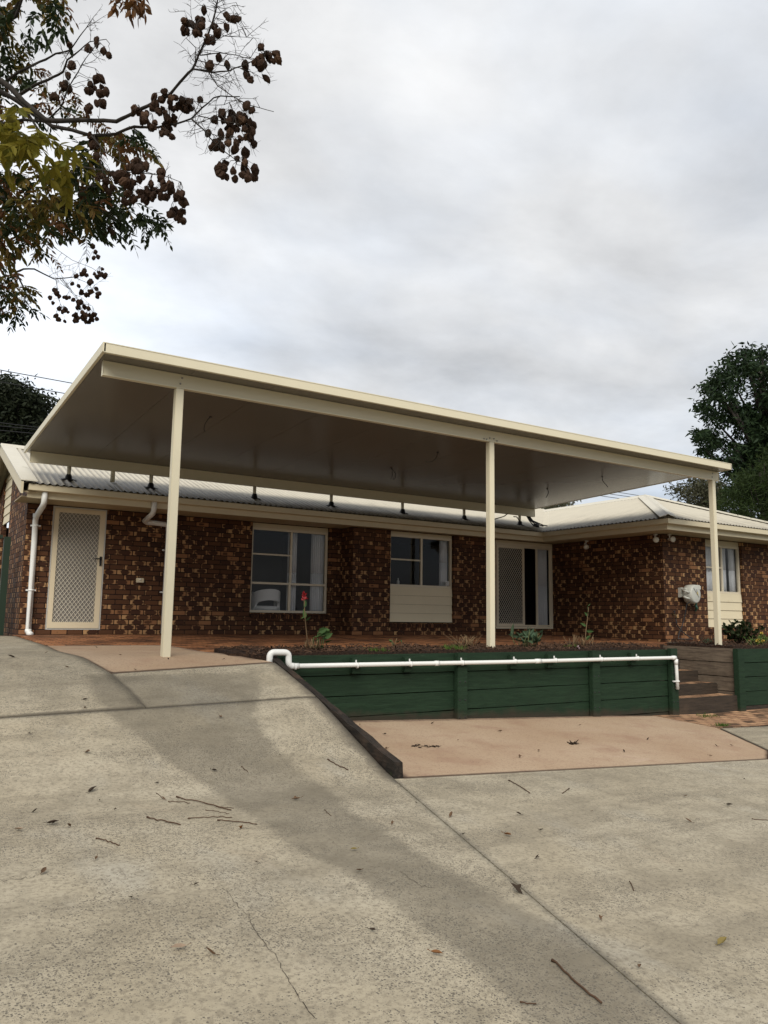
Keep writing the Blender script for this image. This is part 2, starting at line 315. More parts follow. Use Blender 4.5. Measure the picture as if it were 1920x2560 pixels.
def pinkslab():
    q = NT('salmon_concrete'); fine = q.noise(42, 4, 0.75); med = q.noise(2.2, 6, 0.65); big = q.noise(0.6, 4, 0.6)
    c = q.mix(q.step(big, 0.3, 0.7), (0.36, 0.252, 0.162), (0.42, 0.312, 0.212)); c = q.mix(q.M('MULTIPLY', q.step(med, 0.45, 0.75), 0.6), c, (0.28, 0.165, 0.11))
    c = q.mix(q.M('MULTIPLY', q.step(fine, 0.48, 0.72), 0.6), c, (0.19, 0.112, 0.08))
    w2 = q.step(q.noise(1.3, 5, 0.6, sc3=(0.5, 1.6, 1), dist=1.5), 0.62, 0.74); c = q.mix(q.M('MULTIPLY', w2, 0.4), c, (0.48, 0.36, 0.28))
    v = q.vor(60); on = q.M('LESS_THAN', q.xyz(v['Color'])[0], 0.08); ch = q.M('MULTIPLY', on, q.M('SUBTRACT', 1.0, q.step(v['Distance'], 0.2, 0.32))); c = q.mix(ch, c, (0.10, 0.06, 0.045))
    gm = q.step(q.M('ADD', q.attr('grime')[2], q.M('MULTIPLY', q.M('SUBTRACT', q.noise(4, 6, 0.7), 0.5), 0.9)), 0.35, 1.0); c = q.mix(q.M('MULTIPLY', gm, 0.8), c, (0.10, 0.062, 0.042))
    q.bump(fine, 0.3, 0.006); return q.fin(c, 0.85, 0.25)
M['pink_slab'] = pinkslab()
def wood(name, c1, c2, c3, sx=(1.2, 14, 14), rough=0.75, moss=None, bump=0.6, splash=False):
    q = NT(name); g = q.noise(2.0, 7, 0.7, sc3=sx, dist=0.6); g2 = q.noise(6.0, 5, 0.7, sc3=(sx[0]*.6, sx[1]*1.5, sx[2]*1.5)); b = q.noise(1.6, 5, 0.65)
    c = q.mix(q.step(g, 0.35, 0.68), c1, c2); c = q.mix(q.M('MULTIPLY', q.step(b, 0.5, 0.75), 0.6), c, c3)
    ck = q.step(g2, 0.62, 0.7); c = q.mix(q.M('MULTIPLY', ck, 0.55), c, tuple(x*.3 for x in c1))
    if moss: mo = q.step(q.noise(3.5, 6, 0.7), 0.60, 0.72); c = q.mix(q.M('MULTIPLY', mo, 0.8), c, moss)
    if splash:      # faded scuffs, and soil splashed up from the slab at the foot of the wall
        sc_ = q.step(q.noise(1.0, 6, 0.7, sc3=(2.5, 20, 20), dist=1), 0.60, 0.74); c = q.mix(q.M('MULTIPLY', sc_, 0.5), c, (0.040, 0.062, 0.036))
        X, Y, Z = q.xyz(q.tc.outputs['Object']); hh = q.M('ADD', Z, q.M('MULTIPLY_ADD', X, 0.042, 0.648))
        hh = q.M('ADD', hh, q.M('MULTIPLY', q.M('SUBTRACT', q.noise(4, 6, 0.7), 0.5), 0.22)); c = q.mix(q.M('MULTIPLY', q.M('SUBTRACT', 1.0, q.step(hh, 0.0, 0.13)), 0.75), c, (0.045, 0.030, 0.020))
    q.bump(q.M('ADD', g, q.M('MULTIPLY', ck, -0.8)), bump, 0.01); return q.fin(c, rough, 0.3)
M['greenwood'] = wood('green_stained_timber', (0.0065, 0.021, 0.0085), (0.013, 0.034, 0.015), (0.009, 0.019, 0.009), rough=0.75, splash=True)
M['oldwood'] = wood('weathered_timber', (0.16, 0.125, 0.09), (0.075, 0.055, 0.04), (0.045, 0.032, 0.022), (14, 1.2, 14))
M['darkwood'] = wood('charred_sleeper', (0.010, 0.008, 0.006), (0.034, 0.025, 0.018), (0.13, 0.078, 0.05), (14, 1.0, 12), moss=(0.022, 0.026, 0.009), bump=1.0)
M['stepwood'] = wood('step_timber', (0.050, 0.036, 0.025), (0.024, 0.018, 0.013), (0.075, 0.05, 0.032), (1.2, 14, 14))
M['bark'] = wood('grey_bark', (0.032, 0.026, 0.021), (0.016, 0.013, 0.010), (0.062, 0.055, 0.046), (6, 6, 6), 0.9)
M['darkbark'] = wood('dark_bark', (0.05, 0.042, 0.036), (0.028, 0.023, 0.02), (0.08, 0.07, 0.06), (6, 6, 6), 0.9)
def soil():
    q = NT('mulch_soil'); a = q.noise(30, 5, 0.75); b = q.noise(3, 4, 0.6)
    c = q.mix(q.step(a, 0.4, 0.7), (0.018, 0.011, 0.008), (0.085, 0.046, 0.028)); c = q.mix(q.M('MULTIPLY', b, 0.5), c, (0.04, 0.024, 0.016)); q.bump(a, 1.0, 0.03); return q.fin(c, 0.95, 0.2)
M['soil'] = soil()
def leafmat(name, cs, trans=0.25, rough=0.5):
    q = NT(name); g = q.n.new('ShaderNodeNewGeometry'); r = g.outputs['Random Per Island']
    rp = q.n.new('ShaderNodeValToRGB'); q.l.new(r, rp.inputs[0]); e = rp.color_ramp.elements
    for i, c in enumerate(cs):
        el = e[i] if i < 2 else e.new(0.5)
        el.position = i/(len(cs)-1) if len(cs) > 1 else 0
        el.color = (*c, 1)
    rp.color_ramp.interpolation = 'LINEAR'
    nz = q.noise(8, 3); c = q.mix(q.M('MULTIPLY', nz, 0.35), rp.outputs[0], tuple(x*.45 for x in cs[0]))
    q.fin(c, rough+.1, 0.12)
    if trans:
        t = q.n.new('ShaderNodeBsdfTranslucent'); q.l.new(c, t.inputs[0]); m = q.n.new('ShaderNodeMixShader'); m.inputs[0].default_value = trans
        o = q.n['Material Output']; q.l.new(q.b.outputs[0], m.inputs[1]); q.l.new(t.outputs[0], m.inputs[2]); q.l.new(m.outputs[0], o.inputs[0])
    return q.m
M['leaf_dark'] = leafmat('dark_green_leaf', [(0.013, 0.024, 0.010), (0.030, 0.042, 0.012), (0.020, 0.031, 0.013)])
M['leaf_mid'] = leafmat('olive_leaf', [(0.055, 0.056, 0.012), (0.13, 0.10, 0.02), (0.13, 0.07, 0.02)], 0.35)
M['leaf_yellow'] = leafmat('yellow_green_leaf', [(0.15, 0.135, 0.018), (0.22, 0.18, 0.022), (0.11, 0.115, 0.018)], 0.4)
M['leaf_brown'] = leafmat('brown_orange_leaf', [(0.13, 0.055, 0.02), (0.09, 0.05, 0.022), (0.17, 0.075, 0.022)], 0.3)
M['pod'] = leafmat('papery_seed_pod', [(0.075, 0.042, 0.026), (0.038, 0.022, 0.015), (0.15, 0.085, 0.05)], 0.3, 0.7)
M['bg_dark'] = leafmat('deep_green_foliage', [(0.012, 0.026, 0.011), (0.026, 0.045, 0.016), (0.018, 0.034, 0.015)], 0.12)
M['bg_fine'] = leafmat('feathery_green_foliage', [(0.018, 0.034, 0.009), (0.036, 0.055, 0.014), (0.024, 0.038, 0.011)], 0.15)
M['bg_grey'] = leafmat('grey_green_foliage', [(0.05, 0.055, 0.03), (0.085, 0.08, 0.045), (0.065, 0.065, 0.04)], 0.15)
M['bg_far'] = leafmat('far_dark_foliage', [(0.014, 0.021, 0.011), (0.028, 0.034, 0.017), (0.020, 0.026, 0.015)], 0.12)
M['plant'] = leafmat('garden_leaf', [(0.05, 0.10, 0.035), (0.09, 0.16, 0.05), (0.06, 0.11, 0.045)], 0.25)
M['bluegreen'] = leafmat('bluish_garden_leaf', [(0.06, 0.10, 0.06), (0.10, 0.15, 0.085), (0.07, 0.11, 0.06)], 0.2)
M['drystem'] = leafmat('dry_stem', [(0.20, 0.13, 0.07), (0.11, 0.07, 0.04), (0.28, 0.2, 0.11)], 0.0, 0.8)
M['darkstem'] = leafmat('dark_dry_stem', [(0.05, 0.03, 0.02), (0.09, 0.055, 0.035)], 0.0, 0.8)
M['greenstem'] = leafmat('green_stem', [(0.10, 0.12, 0.05), (0.15, 0.15, 0.07)], 0.0, 0.7)
M['weed'] = leafmat('weed_green', [(0.05, 0.10, 0.02), (0.10, 0.16, 0.03)], 0.2)
M['chip'] = leafmat('mulch_chip', [(0.03, 0.018, 0.012), (0.12, 0.07, 0.045), (0.06, 0.035, 0.023)], 0.0, 0.9)
M['litter'] = leafmat('dry_leaf', [(0.10, 0.06, 0.035), (0.16, 0.10, 0.06)], 0.1, 0.7)
M['litter_dark'] = leafmat('dark_dry_leaf', [(0.03, 0.022, 0.016), (0.05, 0.035, 0.024)], 0.0, 0.7)
M['litter_pale'] = leafmat('pale_dry_leaf', [(0.34, 0.26, 0.19), (0.28, 0.2, 0.14)], 0.1, 0.7)
M['litter_orange'] = leafmat('orange_dry_leaf', [(0.22, 0.10, 0.04), (0.17, 0.08, 0.03)], 0.1, 0.6)
M['litter_yellow'] = leafmat('yellow_dry_leaf', [(0.24, 0.19, 0.07), (0.2, 0.15, 0.05)], 0.1, 0.6)
M['stick'] = leafmat('brown_stick', [(0.075, 0.042, 0.026), (0.10, 0.06, 0.036)], 0.0, 0.7)
def grassmat():
    q = NT('ground_grass'); a = q.noise(8, 6, 0.7); b = q.noise(0.4, 4)
    c = q.mix(a, (0.045, 0.05, 0.02), (0.10, 0.085, 0.04)); c = q.mix(b, c, (0.075, 0.06, 0.035)); q.bump(a, 0.8, 0.03); return q.fin(c, 0.95, 0.2)
M['grass'] = grassmat()

# ------------------------------------------------------------------ ground heights
def lerp(a, b, t): return a + (b-a)*t
def clamp(x, a, b): return max(a, min(b, x))
def interp(x, xs, ys):
    if x <= xs[0]: return ys[0]
    for i in range(len(xs)-1):
        if x <= xs[i+1]: return lerp(ys[i], ys[i+1], (x-xs[i])/(xs[i+1]-xs[i]))
    return ys[-1]
def hR(x, y): return -0.85 - 0.042*(clamp(x, -4, 11.5)-4.8) - 0.06*(8.15-clamp(y, -9, 8.2))
def hL0(x, y):
    if y <= 5.6: return hR(x, y)
    return interp(y, [5.6, 7.0, 8.0, 8.7, 10.8, 14], [hR(x, 5.6), -0.46+0.018*(clamp(x, -1, 3.8)-0.9), -0.21+0.045*(clamp(x, 0.5, 3.8)-1.96), -0.085, -0.05, 0.0])
def hL(x, y): return sum(hL0(x, y+k*0.09)*wt for k, wt in ((-2, .1), (-1, .2), (0, .4), (1, .2), (2, .1)))
def hP(x, y): return interp(y, [8.2, 8.7, 10.8, 13.0], [-0.085, -0.085, -0.05, 0.0])
def H(x, y):
    if x < 3.78: return hL(x, y)
    return hR(x, y) if y < 8.17 else hP(x, y)
def G(a, b, fn=H):
    q = ray(a, b); t = 2.0
    while t < 30:
        p = CAM + q*t
        if p.z <= fn(p.x, p.y): break
        t += 0.02
    return CAM + q*(t-0.01)
def respline(pts, n):
    ds = [0]
    for i in range(1, len(pts)): ds.append(ds[-1] + math.dist(pts[i], pts[i-1]))
    res = []
    for k in range(n+1):
        s = ds[-1]*k/n; res.append((interp(s, ds, [p[0] for p in pts]), interp(s, ds, [p[1] for p in pts])))
    return res
def seg_dist(p, a, b):
    ax, ay = a; bx, by = b; dx, dy = bx-ax, by-ay; t = clamp(((p[0]-ax)*dx+(p[1]-ay)*dy)/(dx*dx+dy*dy+1e-12), 0, 1)
    return math.hypot(p[0]-ax-t*dx, p[1]-ay-t*dy)
def inside(p, poly):
    c = False; j = len(poly)-1
    for i in range(len(poly)):
        (xi, yi), (xj, yj) = poly[i], poly[j]
        if (yi > p[1]) != (yj > p[1]) and p[0] < (xj-xi)*(p[1]-yi)/(yj-yi)+xi: c = not c
        j = i
    return c
# damp band on the driveway, outlined on the ground
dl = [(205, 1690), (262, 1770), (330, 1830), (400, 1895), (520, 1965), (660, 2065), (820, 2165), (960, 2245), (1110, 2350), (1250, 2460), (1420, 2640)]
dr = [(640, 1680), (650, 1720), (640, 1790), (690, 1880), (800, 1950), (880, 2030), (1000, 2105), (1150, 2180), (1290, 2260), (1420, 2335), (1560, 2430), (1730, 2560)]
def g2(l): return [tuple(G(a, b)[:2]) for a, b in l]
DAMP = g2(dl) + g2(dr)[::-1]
WORN = [(g2([(930, 2040), (1050, 2110), (1150, 2170)]), 0.35), (g2([(1150, 2400), (1330, 2440), (1450, 2540)]), 0.4), (g2([(400, 1870), (470, 1930), (640, 1880)]), 0.3), (g2([(100, 2080), (420, 2070)]), 0.4), (g2([(60, 2400), (380, 2310), (620, 2280)]), 0.35), (g2([(850, 1820), (960, 1990)]), 0.3)]
SLEEP = [(3.72, 8.1), (3.72, 5.6)]
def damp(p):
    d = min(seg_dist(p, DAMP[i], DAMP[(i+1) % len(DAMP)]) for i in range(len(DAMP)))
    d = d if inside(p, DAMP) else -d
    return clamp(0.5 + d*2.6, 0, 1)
def loft(name, A, B, nu, nv, hf, mat, kind='structure', thick=0.12, lift=0.0, grime=None, dampy=False, uvs=False, parent=None):
    A = respline(A, nu); B = respline(B, nu); vs = []; fs = []; uv = []
    for i in range(nu+1):
        for j in range(nv+1):
            x = lerp(A[i][0], B[i][0], j/nv); y = lerp(A[i][1], B[i][1], j/nv); vs.append((x, y, hf(x, y)+lift))
    for i in range(nu):
        for j in range(nv): k = i*(nv+1)+j; fs.append((k, k+nv+1, k+nv+2, k+1))
    nb = len(vs)
    a0 = Vector(vs[fs[0][1]])-Vector(vs[fs[0][0]]); b0 = Vector(vs[fs[0][3]])-Vector(vs[fs[0][0]])
    if a0.cross(b0).z < 0: fs = [f[::-1] for f in fs]
    ring = [i*(nv+1) for i in range(nu+1)] + [nu*(nv+1)+j for j in range(1, nv+1)] + [i*(nv+1)+nv for i in range(nu-1, -1, -1)] + [j for j in range(nv-1, 0, -1)]
    base = len(vs); vs += [(vs[r][0], vs[r][1], vs[r][2]-thick) for r in ring]
    for k in range(len(ring)): k2 = (k+1) % len(ring); fs.append((ring[k], ring[k2], base+k2, base+k))
    me = bpy.data.meshes.new(name); me.from_pydata(vs, [], fs); me.materials.append(mat)
    for p in me.polygons: p.use_smooth = p.index < nu*nv
    if uvs:
        ul = me.uv_layers.new(name='UVMap')
        for lp in me.loops: v = me.vertices[lp.vertex_index].co; ul.data[lp.index].uv = (v.x, v.y)
    def put(nm, fn):
        at = me.attributes.new(nm, 'FLOAT', 'POINT'); at.data.foreach_set('value', [fn(v) for v in vs])
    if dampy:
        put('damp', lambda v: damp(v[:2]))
        put('worn', lambda v: max(k*clamp(1-min(seg_dist(v[:2], l[i], l[i+1]) for i in range(len(l)-1))/0.5, 0, 1) for l, k in WORN)/0.4)
    if grime: put('grime', lambda v: max(clamp(1-min(seg_dist(v[:2], l[i], l[i+1]) for i in range(len(l)-1))/rd, 0, 1) for l, rd in grime))
    me.update(); o = bpy.data.objects.new(name, me); col.objects.link(o)
    return tag(o, kind=kind)

# ------------------------------------------------------------------ the setting: ground, slabs, paths
def ground():
    xs = [-900, -300, -100, -40, -20, -12] + [-8+0.5*i for i in range(0, 57)] + [24, 30, 40, 60, 120, 300, 900]
    ys = [-600, -200, -60, -25, -14] + [-9+0.5*i for i in range(0, 61)] + [24, 30, 40, 60, 120, 300, 900]
    def hb(x, y):
        if x < 3.75: return hL(clamp(x, -8, 4), clamp(y, -9, 40)) - 0.30
        return (hR(x, y) - 0.30) if y < 9.8 else hP(x, y) - 0.30
    vs = [(x, y, hb(x, y)) for x in xs for y in ys]; n = len(ys)
    fs = [(i*n+j, (i+1)*n+j, (i+1)*n+j+1, i*n+j+1) for i in range(len(xs)-1) for j in range(n-1)]
    me = bpy.data.meshes.new('ground'); me.from_pydata(vs, [], fs); me.materials.append(M['grass'])
    for p in me.polygons: p.use_smooth = True
    o = bpy.data.objects.new('ground', me); col.objects.link(o); return tag(o, kind='structure')
ground()
J1 = (3.71, 5.60); J2 = (2.675, 2.049); J3 = (1.2, -3.0)
e = 0.004
JL = [(1.95, 7.005), (0.9, 7.0), (-7.5, 7.0)]
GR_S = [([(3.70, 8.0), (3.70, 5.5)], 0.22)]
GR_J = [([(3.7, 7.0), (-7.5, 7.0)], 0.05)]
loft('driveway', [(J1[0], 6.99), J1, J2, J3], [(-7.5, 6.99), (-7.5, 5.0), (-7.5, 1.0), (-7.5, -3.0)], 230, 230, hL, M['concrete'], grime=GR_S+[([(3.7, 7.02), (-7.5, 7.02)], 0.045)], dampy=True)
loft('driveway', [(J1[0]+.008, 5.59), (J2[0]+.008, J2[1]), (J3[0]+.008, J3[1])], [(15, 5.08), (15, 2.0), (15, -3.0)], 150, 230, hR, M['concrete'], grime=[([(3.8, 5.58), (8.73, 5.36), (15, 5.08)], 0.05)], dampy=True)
CURVE = [(1.80, 13.4), (1.80, 10.8), (1.74, 9.6), (1.80, 8.8), (1.955, 8.0), (2.0, 7.5), (2.03, 7.0)]
gcv = [(CURVE, 0.05), ([(2.0, 7.0), (-7.5, 7.0)], 0.10)]
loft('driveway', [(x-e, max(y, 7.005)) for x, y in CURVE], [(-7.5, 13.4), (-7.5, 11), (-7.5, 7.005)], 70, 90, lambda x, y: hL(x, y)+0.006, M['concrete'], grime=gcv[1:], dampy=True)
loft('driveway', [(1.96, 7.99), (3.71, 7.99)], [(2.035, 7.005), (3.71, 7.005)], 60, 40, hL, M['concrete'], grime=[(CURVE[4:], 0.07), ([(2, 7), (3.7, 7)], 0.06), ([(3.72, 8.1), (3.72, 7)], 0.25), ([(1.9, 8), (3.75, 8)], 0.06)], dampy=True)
PINK_IN = [(1.805, 10.8), (1.745, 9.6), (1.805, 8.8), (1.965, 8.005)]
loft('salmon_slab', PINK_IN, [(3.30, 10.72), (3.40, 10.2), (3.34, 9.4), (3.58, 8.35), (3.70, 8.005)], 50, 40, hL, M['pink_slab'], grime=[(PINK_IN, 0.05), ([(1.9, 10.8), (3.4, 10.7), (3.36, 9.4), (3.6, 8.3)], 0.25), ([(1.9, 8), (3.7, 8)], 0.1)])
loft('salmon_slab', [(3.84, 5.60), (8.73, 5.375), (9.31, 5.72), (10.31, 7.08)], [(3.84, 8.15), (7.0, 8.15), (9.3, 8.15), (10.18, 8.1)], 90, 50, hR, M['pink_slab'], grime=[([(3.84, 8.12), (10.3, 8.12)], 0.16), ([(3.84, 5.6), (8.73, 5.37)], 0.06), ([(3.84, 8.1), (3.84, 5.6)], 0.14), ([(8.73, 5.37), (9.31, 5.72), (10.31, 7.08)], 0.06)])
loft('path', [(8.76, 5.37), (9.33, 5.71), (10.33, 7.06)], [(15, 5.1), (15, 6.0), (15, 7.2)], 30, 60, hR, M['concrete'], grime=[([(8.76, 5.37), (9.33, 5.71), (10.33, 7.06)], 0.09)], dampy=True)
loft('paving', [(10.2, 8.13), (10.22, 7.7), (10.34, 7.09)], [(15, 8.18), (15, 7.8), (15, 7.23)], 14, 50, hR, M['steppaver'], uvs=True)
def hpv(x, y): return hP(x, y)
loft('patio_paving', [(3.35, 10.2), (3.36, 9.4), (3.7, 9.3), (5.5, 9.15), (8, 9.2), (10.2, 9.45), (13.43, 9.75)], [(3.2, 13.86), (4.5, 13.86), (5.9, 13.86), (8.0, 13.86), (10, 13.8), (11.5, 13.8), (13.43, 13.8)], 70, 40, lambda x, y: hP(x, y)+0.004, M['paver'], uvs=True)
loft('patio_paving', [(1.815, 10.83), (1.82, 13.86)], [(3.35, 10.75), (3.2, 13.86)], 30, 20, lambda x, y: hP(x, y)+0.002, M['paver'], uvs=True)
loft('garden_path', [(13.46, 9.78), (13.46, 10.33)], [(18.2, 9.78), (18.2, 10.33)], 10, 40, lambda x, y: hP(x, y)+0.006, M['concrete'])
def hbed(x, y): return hP(x, y) + 0.03 + 0.05*mnoise.noise((x*2.3, y*2.3, 0)) + 0.03*mnoise.noise((x*9, y*9, 3))
loft('garden_bed', [(3.42, 8.62), (3.86, 8.30), (10.6, 8.30), (10.78, 8.30)], [(3.5, 9.3), (5.5, 9.2), (8, 9.25), (10.4, 9.55), (10.78, 9.6)], 130, 22, hbed, M['soil'], thick=0.2)
loft('garden_bed', [(12.62, 8.30), (18.2, 8.30)], [(12.62, 9.76), (18.2, 9.76)], 80, 24, hbed, M['soil'], thick=0.2)
mb = MB()
for k in range(3200):
    if k < 2300: x = rnd.uniform(3.6, 10.75); y = rnd.uniform(8.32, 9.35 if x < 9 else 9.6)
    else: x = rnd.uniform(12.65, 17); y = rnd.uniform(8.32, 9.7)
    c = Vector((x, y, hbed(x, y)+rnd.uniform(0.0, 0.022))); a = Vector((rnd.gauss(0, 1), rnd.gauss(0, 1), rnd.gauss(0, .45))).normalized()*rnd.uniform(.012, .04); b = a.cross(Vector((rnd.gauss(0, .4), rnd.gauss(0, .4), 1))).normalized()*rnd.uniform(.004, .011); n = a.cross(b).normalized()*.004
    mb.hexa([c-a-b-n, c+a-b-n, c+a+b-n, c-a+b-n, c-a-b+n, c+a-b+n, c+a+b+n, c-a+b+n])
tag(mb.build('mulch', M['chip']), 'dark brown bark mulch spread over the raised garden beds', 'mulch', kind='stuff')

# ------------------------------------------------------------------ the house
XH, D, D2, XK, XW, YW, XE = 1.90, 13.89, 13.40, 7.86, 13.45, 10.34, 17.55
ZS = 2.15
house = thing('brick_house', 'long low brick house with dark flashed bricks and a cream corrugated metal roof', 'house', (XH, D, 0))
def wall(name, o, du, L_, z0, z1, n, opens, rev=0.11, topf=None):
    # o: start point (x,y); du: unit direction along; n: outward normal; opens: (u0,u1,z0,z1)
    mb = MB(); us = sorted({0, L_, *[q for p in opens for q in p[:2]]}); zs = sorted({z0, z1, *[q for p in opens for q in p[2:4]]})
    P = lambda u, z, d=0: (o[0]+du[0]*u-n[0]*d, o[1]+du[1]*u-n[1]*d, z)
    def fc(pts, uv, want):
        a, b, c = (Vector(p) for p in pts[:3])
        if (b-a).cross(c-b).dot(Vector(want)) < 0: pts = pts[::-1]; uv = uv[::-1]
        mb.face(pts, uv)
    for i in range(len(us)-1):
        for j in range(len(zs)-1):
            u, v = (us[i]+us[i+1])/2, (zs[j]+zs[j+1])/2
            if any(p[0] < u < p[1] and p[2] < v < p[3] for p in opens): continue
            q = [(us[i], zs[j]), (us[i+1], zs[j]), (us[i+1], zs[j+1]), (us[i], zs[j+1])]
            fc([P(*k) for k in q], q, (n[0], n[1], 0))
    for (a, b, c, d) in opens:
        for (p, q, want) in (((a, c), (a, d), (du[0], du[1], 0)), ((b, c), (b, d), (-du[0], -du[1], 0)), ((a, c), (b, c), (0, 0, 1)), ((a, d), (b, d), (0, 0, -1))):
            r = rev; f = lambda k: k
            pts = [P(p[0], p[1]), P(q[0], q[1]), P(q[0], q[1], r), P(p[0], p[1], r)]
            if p[0] == q[0]: uv = [(p[0], p[1]), (q[0], q[1]), (q[0]+r, q[1]), (p[0]+r, p[1])]
            else: uv = [(p[0], p[1]), (q[0], q[1]), (q[0], q[1]+r), (p[0], p[1]+r)]
            fc(pts, uv, want)
    return mb
Zb = -0.15
# recessed front wall (door, wide window)
mw = wall('wall', (XH, D), (1, 0), XK-XH, Zb, ZS, (0, -1), [(2.30-XH, 3.185-XH, 0.085, ZS), (5.90-XH, 7.59-XH, 0.414, ZS)])
mw.build('wall', M['brick'], house)
# projecting front wall with its return
mw = wall('wall', (XK, D2), (1, 0), XW-XK, Zb, ZS, (0, -1), [(8.76-XK, 10.405-XK, 0.265, ZS), (11.59-XK, 13.42-XK, 0.135, ZS)])
m2 = wall('wall', (XK, D), (0, -1), D-D2, Zb, ZS, (-1, 0), [])
for f, u in zip(m2.f, m2.uv): mw.face([m2.v[i] for i in f], u)
mw.build('wall', M['brick'], house)
mw = wall('wall', (XW, D2), (0, -1), D2-YW, Zb, ZS, (-1, 0), []); mw.build('wall', M['brick'], house)
mw = wall('wall', (XW, YW), (1, 0), XE-XW, Zb, ZS, (0, -1), [(14.88-XW, 16.20-XW, 0.245, ZS)]); mw.build('wall', M['brick'], house)
mw = wall('wall', (XE, YW), (0, 1), 8.0, Zb, ZS, (1, 0), []); mw.build('wall', M['brick'], house)
mw = wall('wall', (XH, 18.39), (1, 0), XE-XH, Zb, ZS, (0, 1), []); mw.build('wall', M['brick'], house)
# gable end wall with an opening for window and cladding; its top follows the rake
SL = 0.36; YR = 16.14; ZG = 2.36; ZR = ZG+(YR-13.04)*SL
def rake(y): return min(ZG+(y-13.04)*SL, ZG+(19.24-y)*SL) - 0.07
mb = MB(); ysg = [D, 15.2, 16.05, 16.14, 17.2, 18.39]
for i in range(len(ysg)-1):
    a, b = ysg[i], ysg[i+1]
    if a >= 16.04 and b <= 17.21: zr = [(Zb, Zb, 0.95, 0.95)]
    else: zr = [(Zb, Zb, rake(b), rake(a))]
    for (z0, z1, z2, z3) in zr:
        mb.face([(XH, b, z0), (XH, a, z1), (XH, a, z3), (XH, b, z2)], [(-b, z0), (-a, z1), (-a, z3), (-b, z2)])
for yy in (16.05, 17.2): mb.face([(XH, yy, .95), (XH+.1, yy, .95), (XH+.1, yy, rake(yy)), (XH, yy, rake(yy))], [(0, .95), (.1, .95), (.1, 3), (0, 3)])
mb.build('wall', M['brick'], house)
mb = MB(); z = 2.08; k = 0
while z < 3.4:
    z1 = min(z+0.17, 3.36); zt = lambda y: min(z1, rake(y)+0.02)
    if zt(17.2) > z+.01 or zt(16.05) > z+.01:
        mb.hexa([(XH+.02, 16.06, z), (XH+.02, 17.19, z), (XH+.05, 17.19, z), (XH+.05, 16.06, z), (XH+.035, 16.06, max(zt(16.06), z+.005)), (XH+.035, 17.19, max(zt(17.19), z+.005)), (XH+.05, 17.19, max(zt(17.19), z+.005)), (XH+.05, 16.06, max(zt(16.06), z+.005))])
    z += 0.172
mb.build('cladding', M['cream_board'], house)

def frame_rect(mb, x0, x1, z0, z1, y0, y1, t):
    mb.box((x0, y0, z0), (x0+t, y1, z1)); mb.box((x1-t, y0, z0), (x1, y1, z1))
    mb.box((x0+t, y0, z0), (x1-t, y1, z0+t)); mb.box((x0+t, y0, z1-t), (x1-t, y1, z1))
def window(x0, x1, z0, z1, yf, bars, panes, t=0.045):
    mb = MB(); frame_rect(mb, x0, x1, z0, z1, yf, yf+0.06, t)
    for b in bars: mb.box((b[0], yf+b[4], b[2]), (b[1], yf+0.05, b[3]))
    w_ = mb.build('window', M['frame'], house)
    for (a, b, c, d) in panes:
        g = MB(); g.face([(a, yf+.03, c), (b, yf+.03, c), (b, yf+.03, d), (a, yf+.03, d)]); g.build('pane', M['glass'], w_)
    return w_
YA = D+0.07; YB2 = D2+0.07; YE = YW+0.07
# wide window: two lights over two
window(5.905, 7.585, .42, 2.06, YA, [(6.75, 6.79, .965, 2.02, .004), (5.95, 7.54, .965, 1.005, .002), (5.95, 6.75, 1.53, 1.56, .008), (6.735, 6.785, .46, .965, .006)],
       [(5.95, 6.755, 1.0, 1.535), (5.95, 6.755, 1.555, 2.02), (6.785, 7.545, 1.0, 2.02), (5.95, 6.74, .46, .97), (6.78, 7.545, .46, .97)])
window(8.765, 10.40, 1.0, 2.08, YB2, [(9.575, 9.62, 1.04, 2.04, .004), (8.81, 9.575, 1.55, 1.58, .008)], [(8.81, 9.58, 1.04, 1.555), (8.81, 9.58, 1.575, 2.04), (9.615, 10.36, 1.04, 2.04)])
window(14.885, 16.195, .985, 2.04, YE, [(15.53, 15.58, 1.03, 2.0, .004), (14.93, 15.53, 1.53, 1.56, .008)], [(14.93, 15.535, 1.03, 1.535), (14.93, 15.535, 1.555, 2.0), (15.575, 16.15, 1.03, 2.0)])
# head boards over the openings
for a_, b_ in (((5.905, YA+.005, 2.06), (7.585, YA+.05, ZS-.002)), ((8.765, YB2+.005, 2.08), (10.40, YB2+.05, ZS-.002)), ((14.885, YE+.005, 2.04), (16.195, YE+.05, ZS-.002)), ((11.60, YB2-.02, 2.09), (13.41, YB2+.05, ZS-.002))):
    mb = MB(); mb.box(a_, b_); mb.build('head_board', M['cream_house'], house)
def panel(x0, x1, z0, z1, y, n=4):
    mb = MB(); h = (z1-z0)/n
    for k in range(n):
        a = z0+k*h+.003; b = z0+(k+1)*h; c = y-.012; d = y+.004
        mb.hexa([(x0, c, a), (x1, c, a), (x1, y+.03, a), (x0, y+.03, a), (x0, d, b), (x1, d, b), (x1, y+.03, b), (x0, y+.03, b)])
    mb.build('cladding_panel', M['cream_board'], house)
panel(8.77, 10.395, .268, .998, D2+.055); panel(14.89, 16.19, .25, .983, YW+.055)
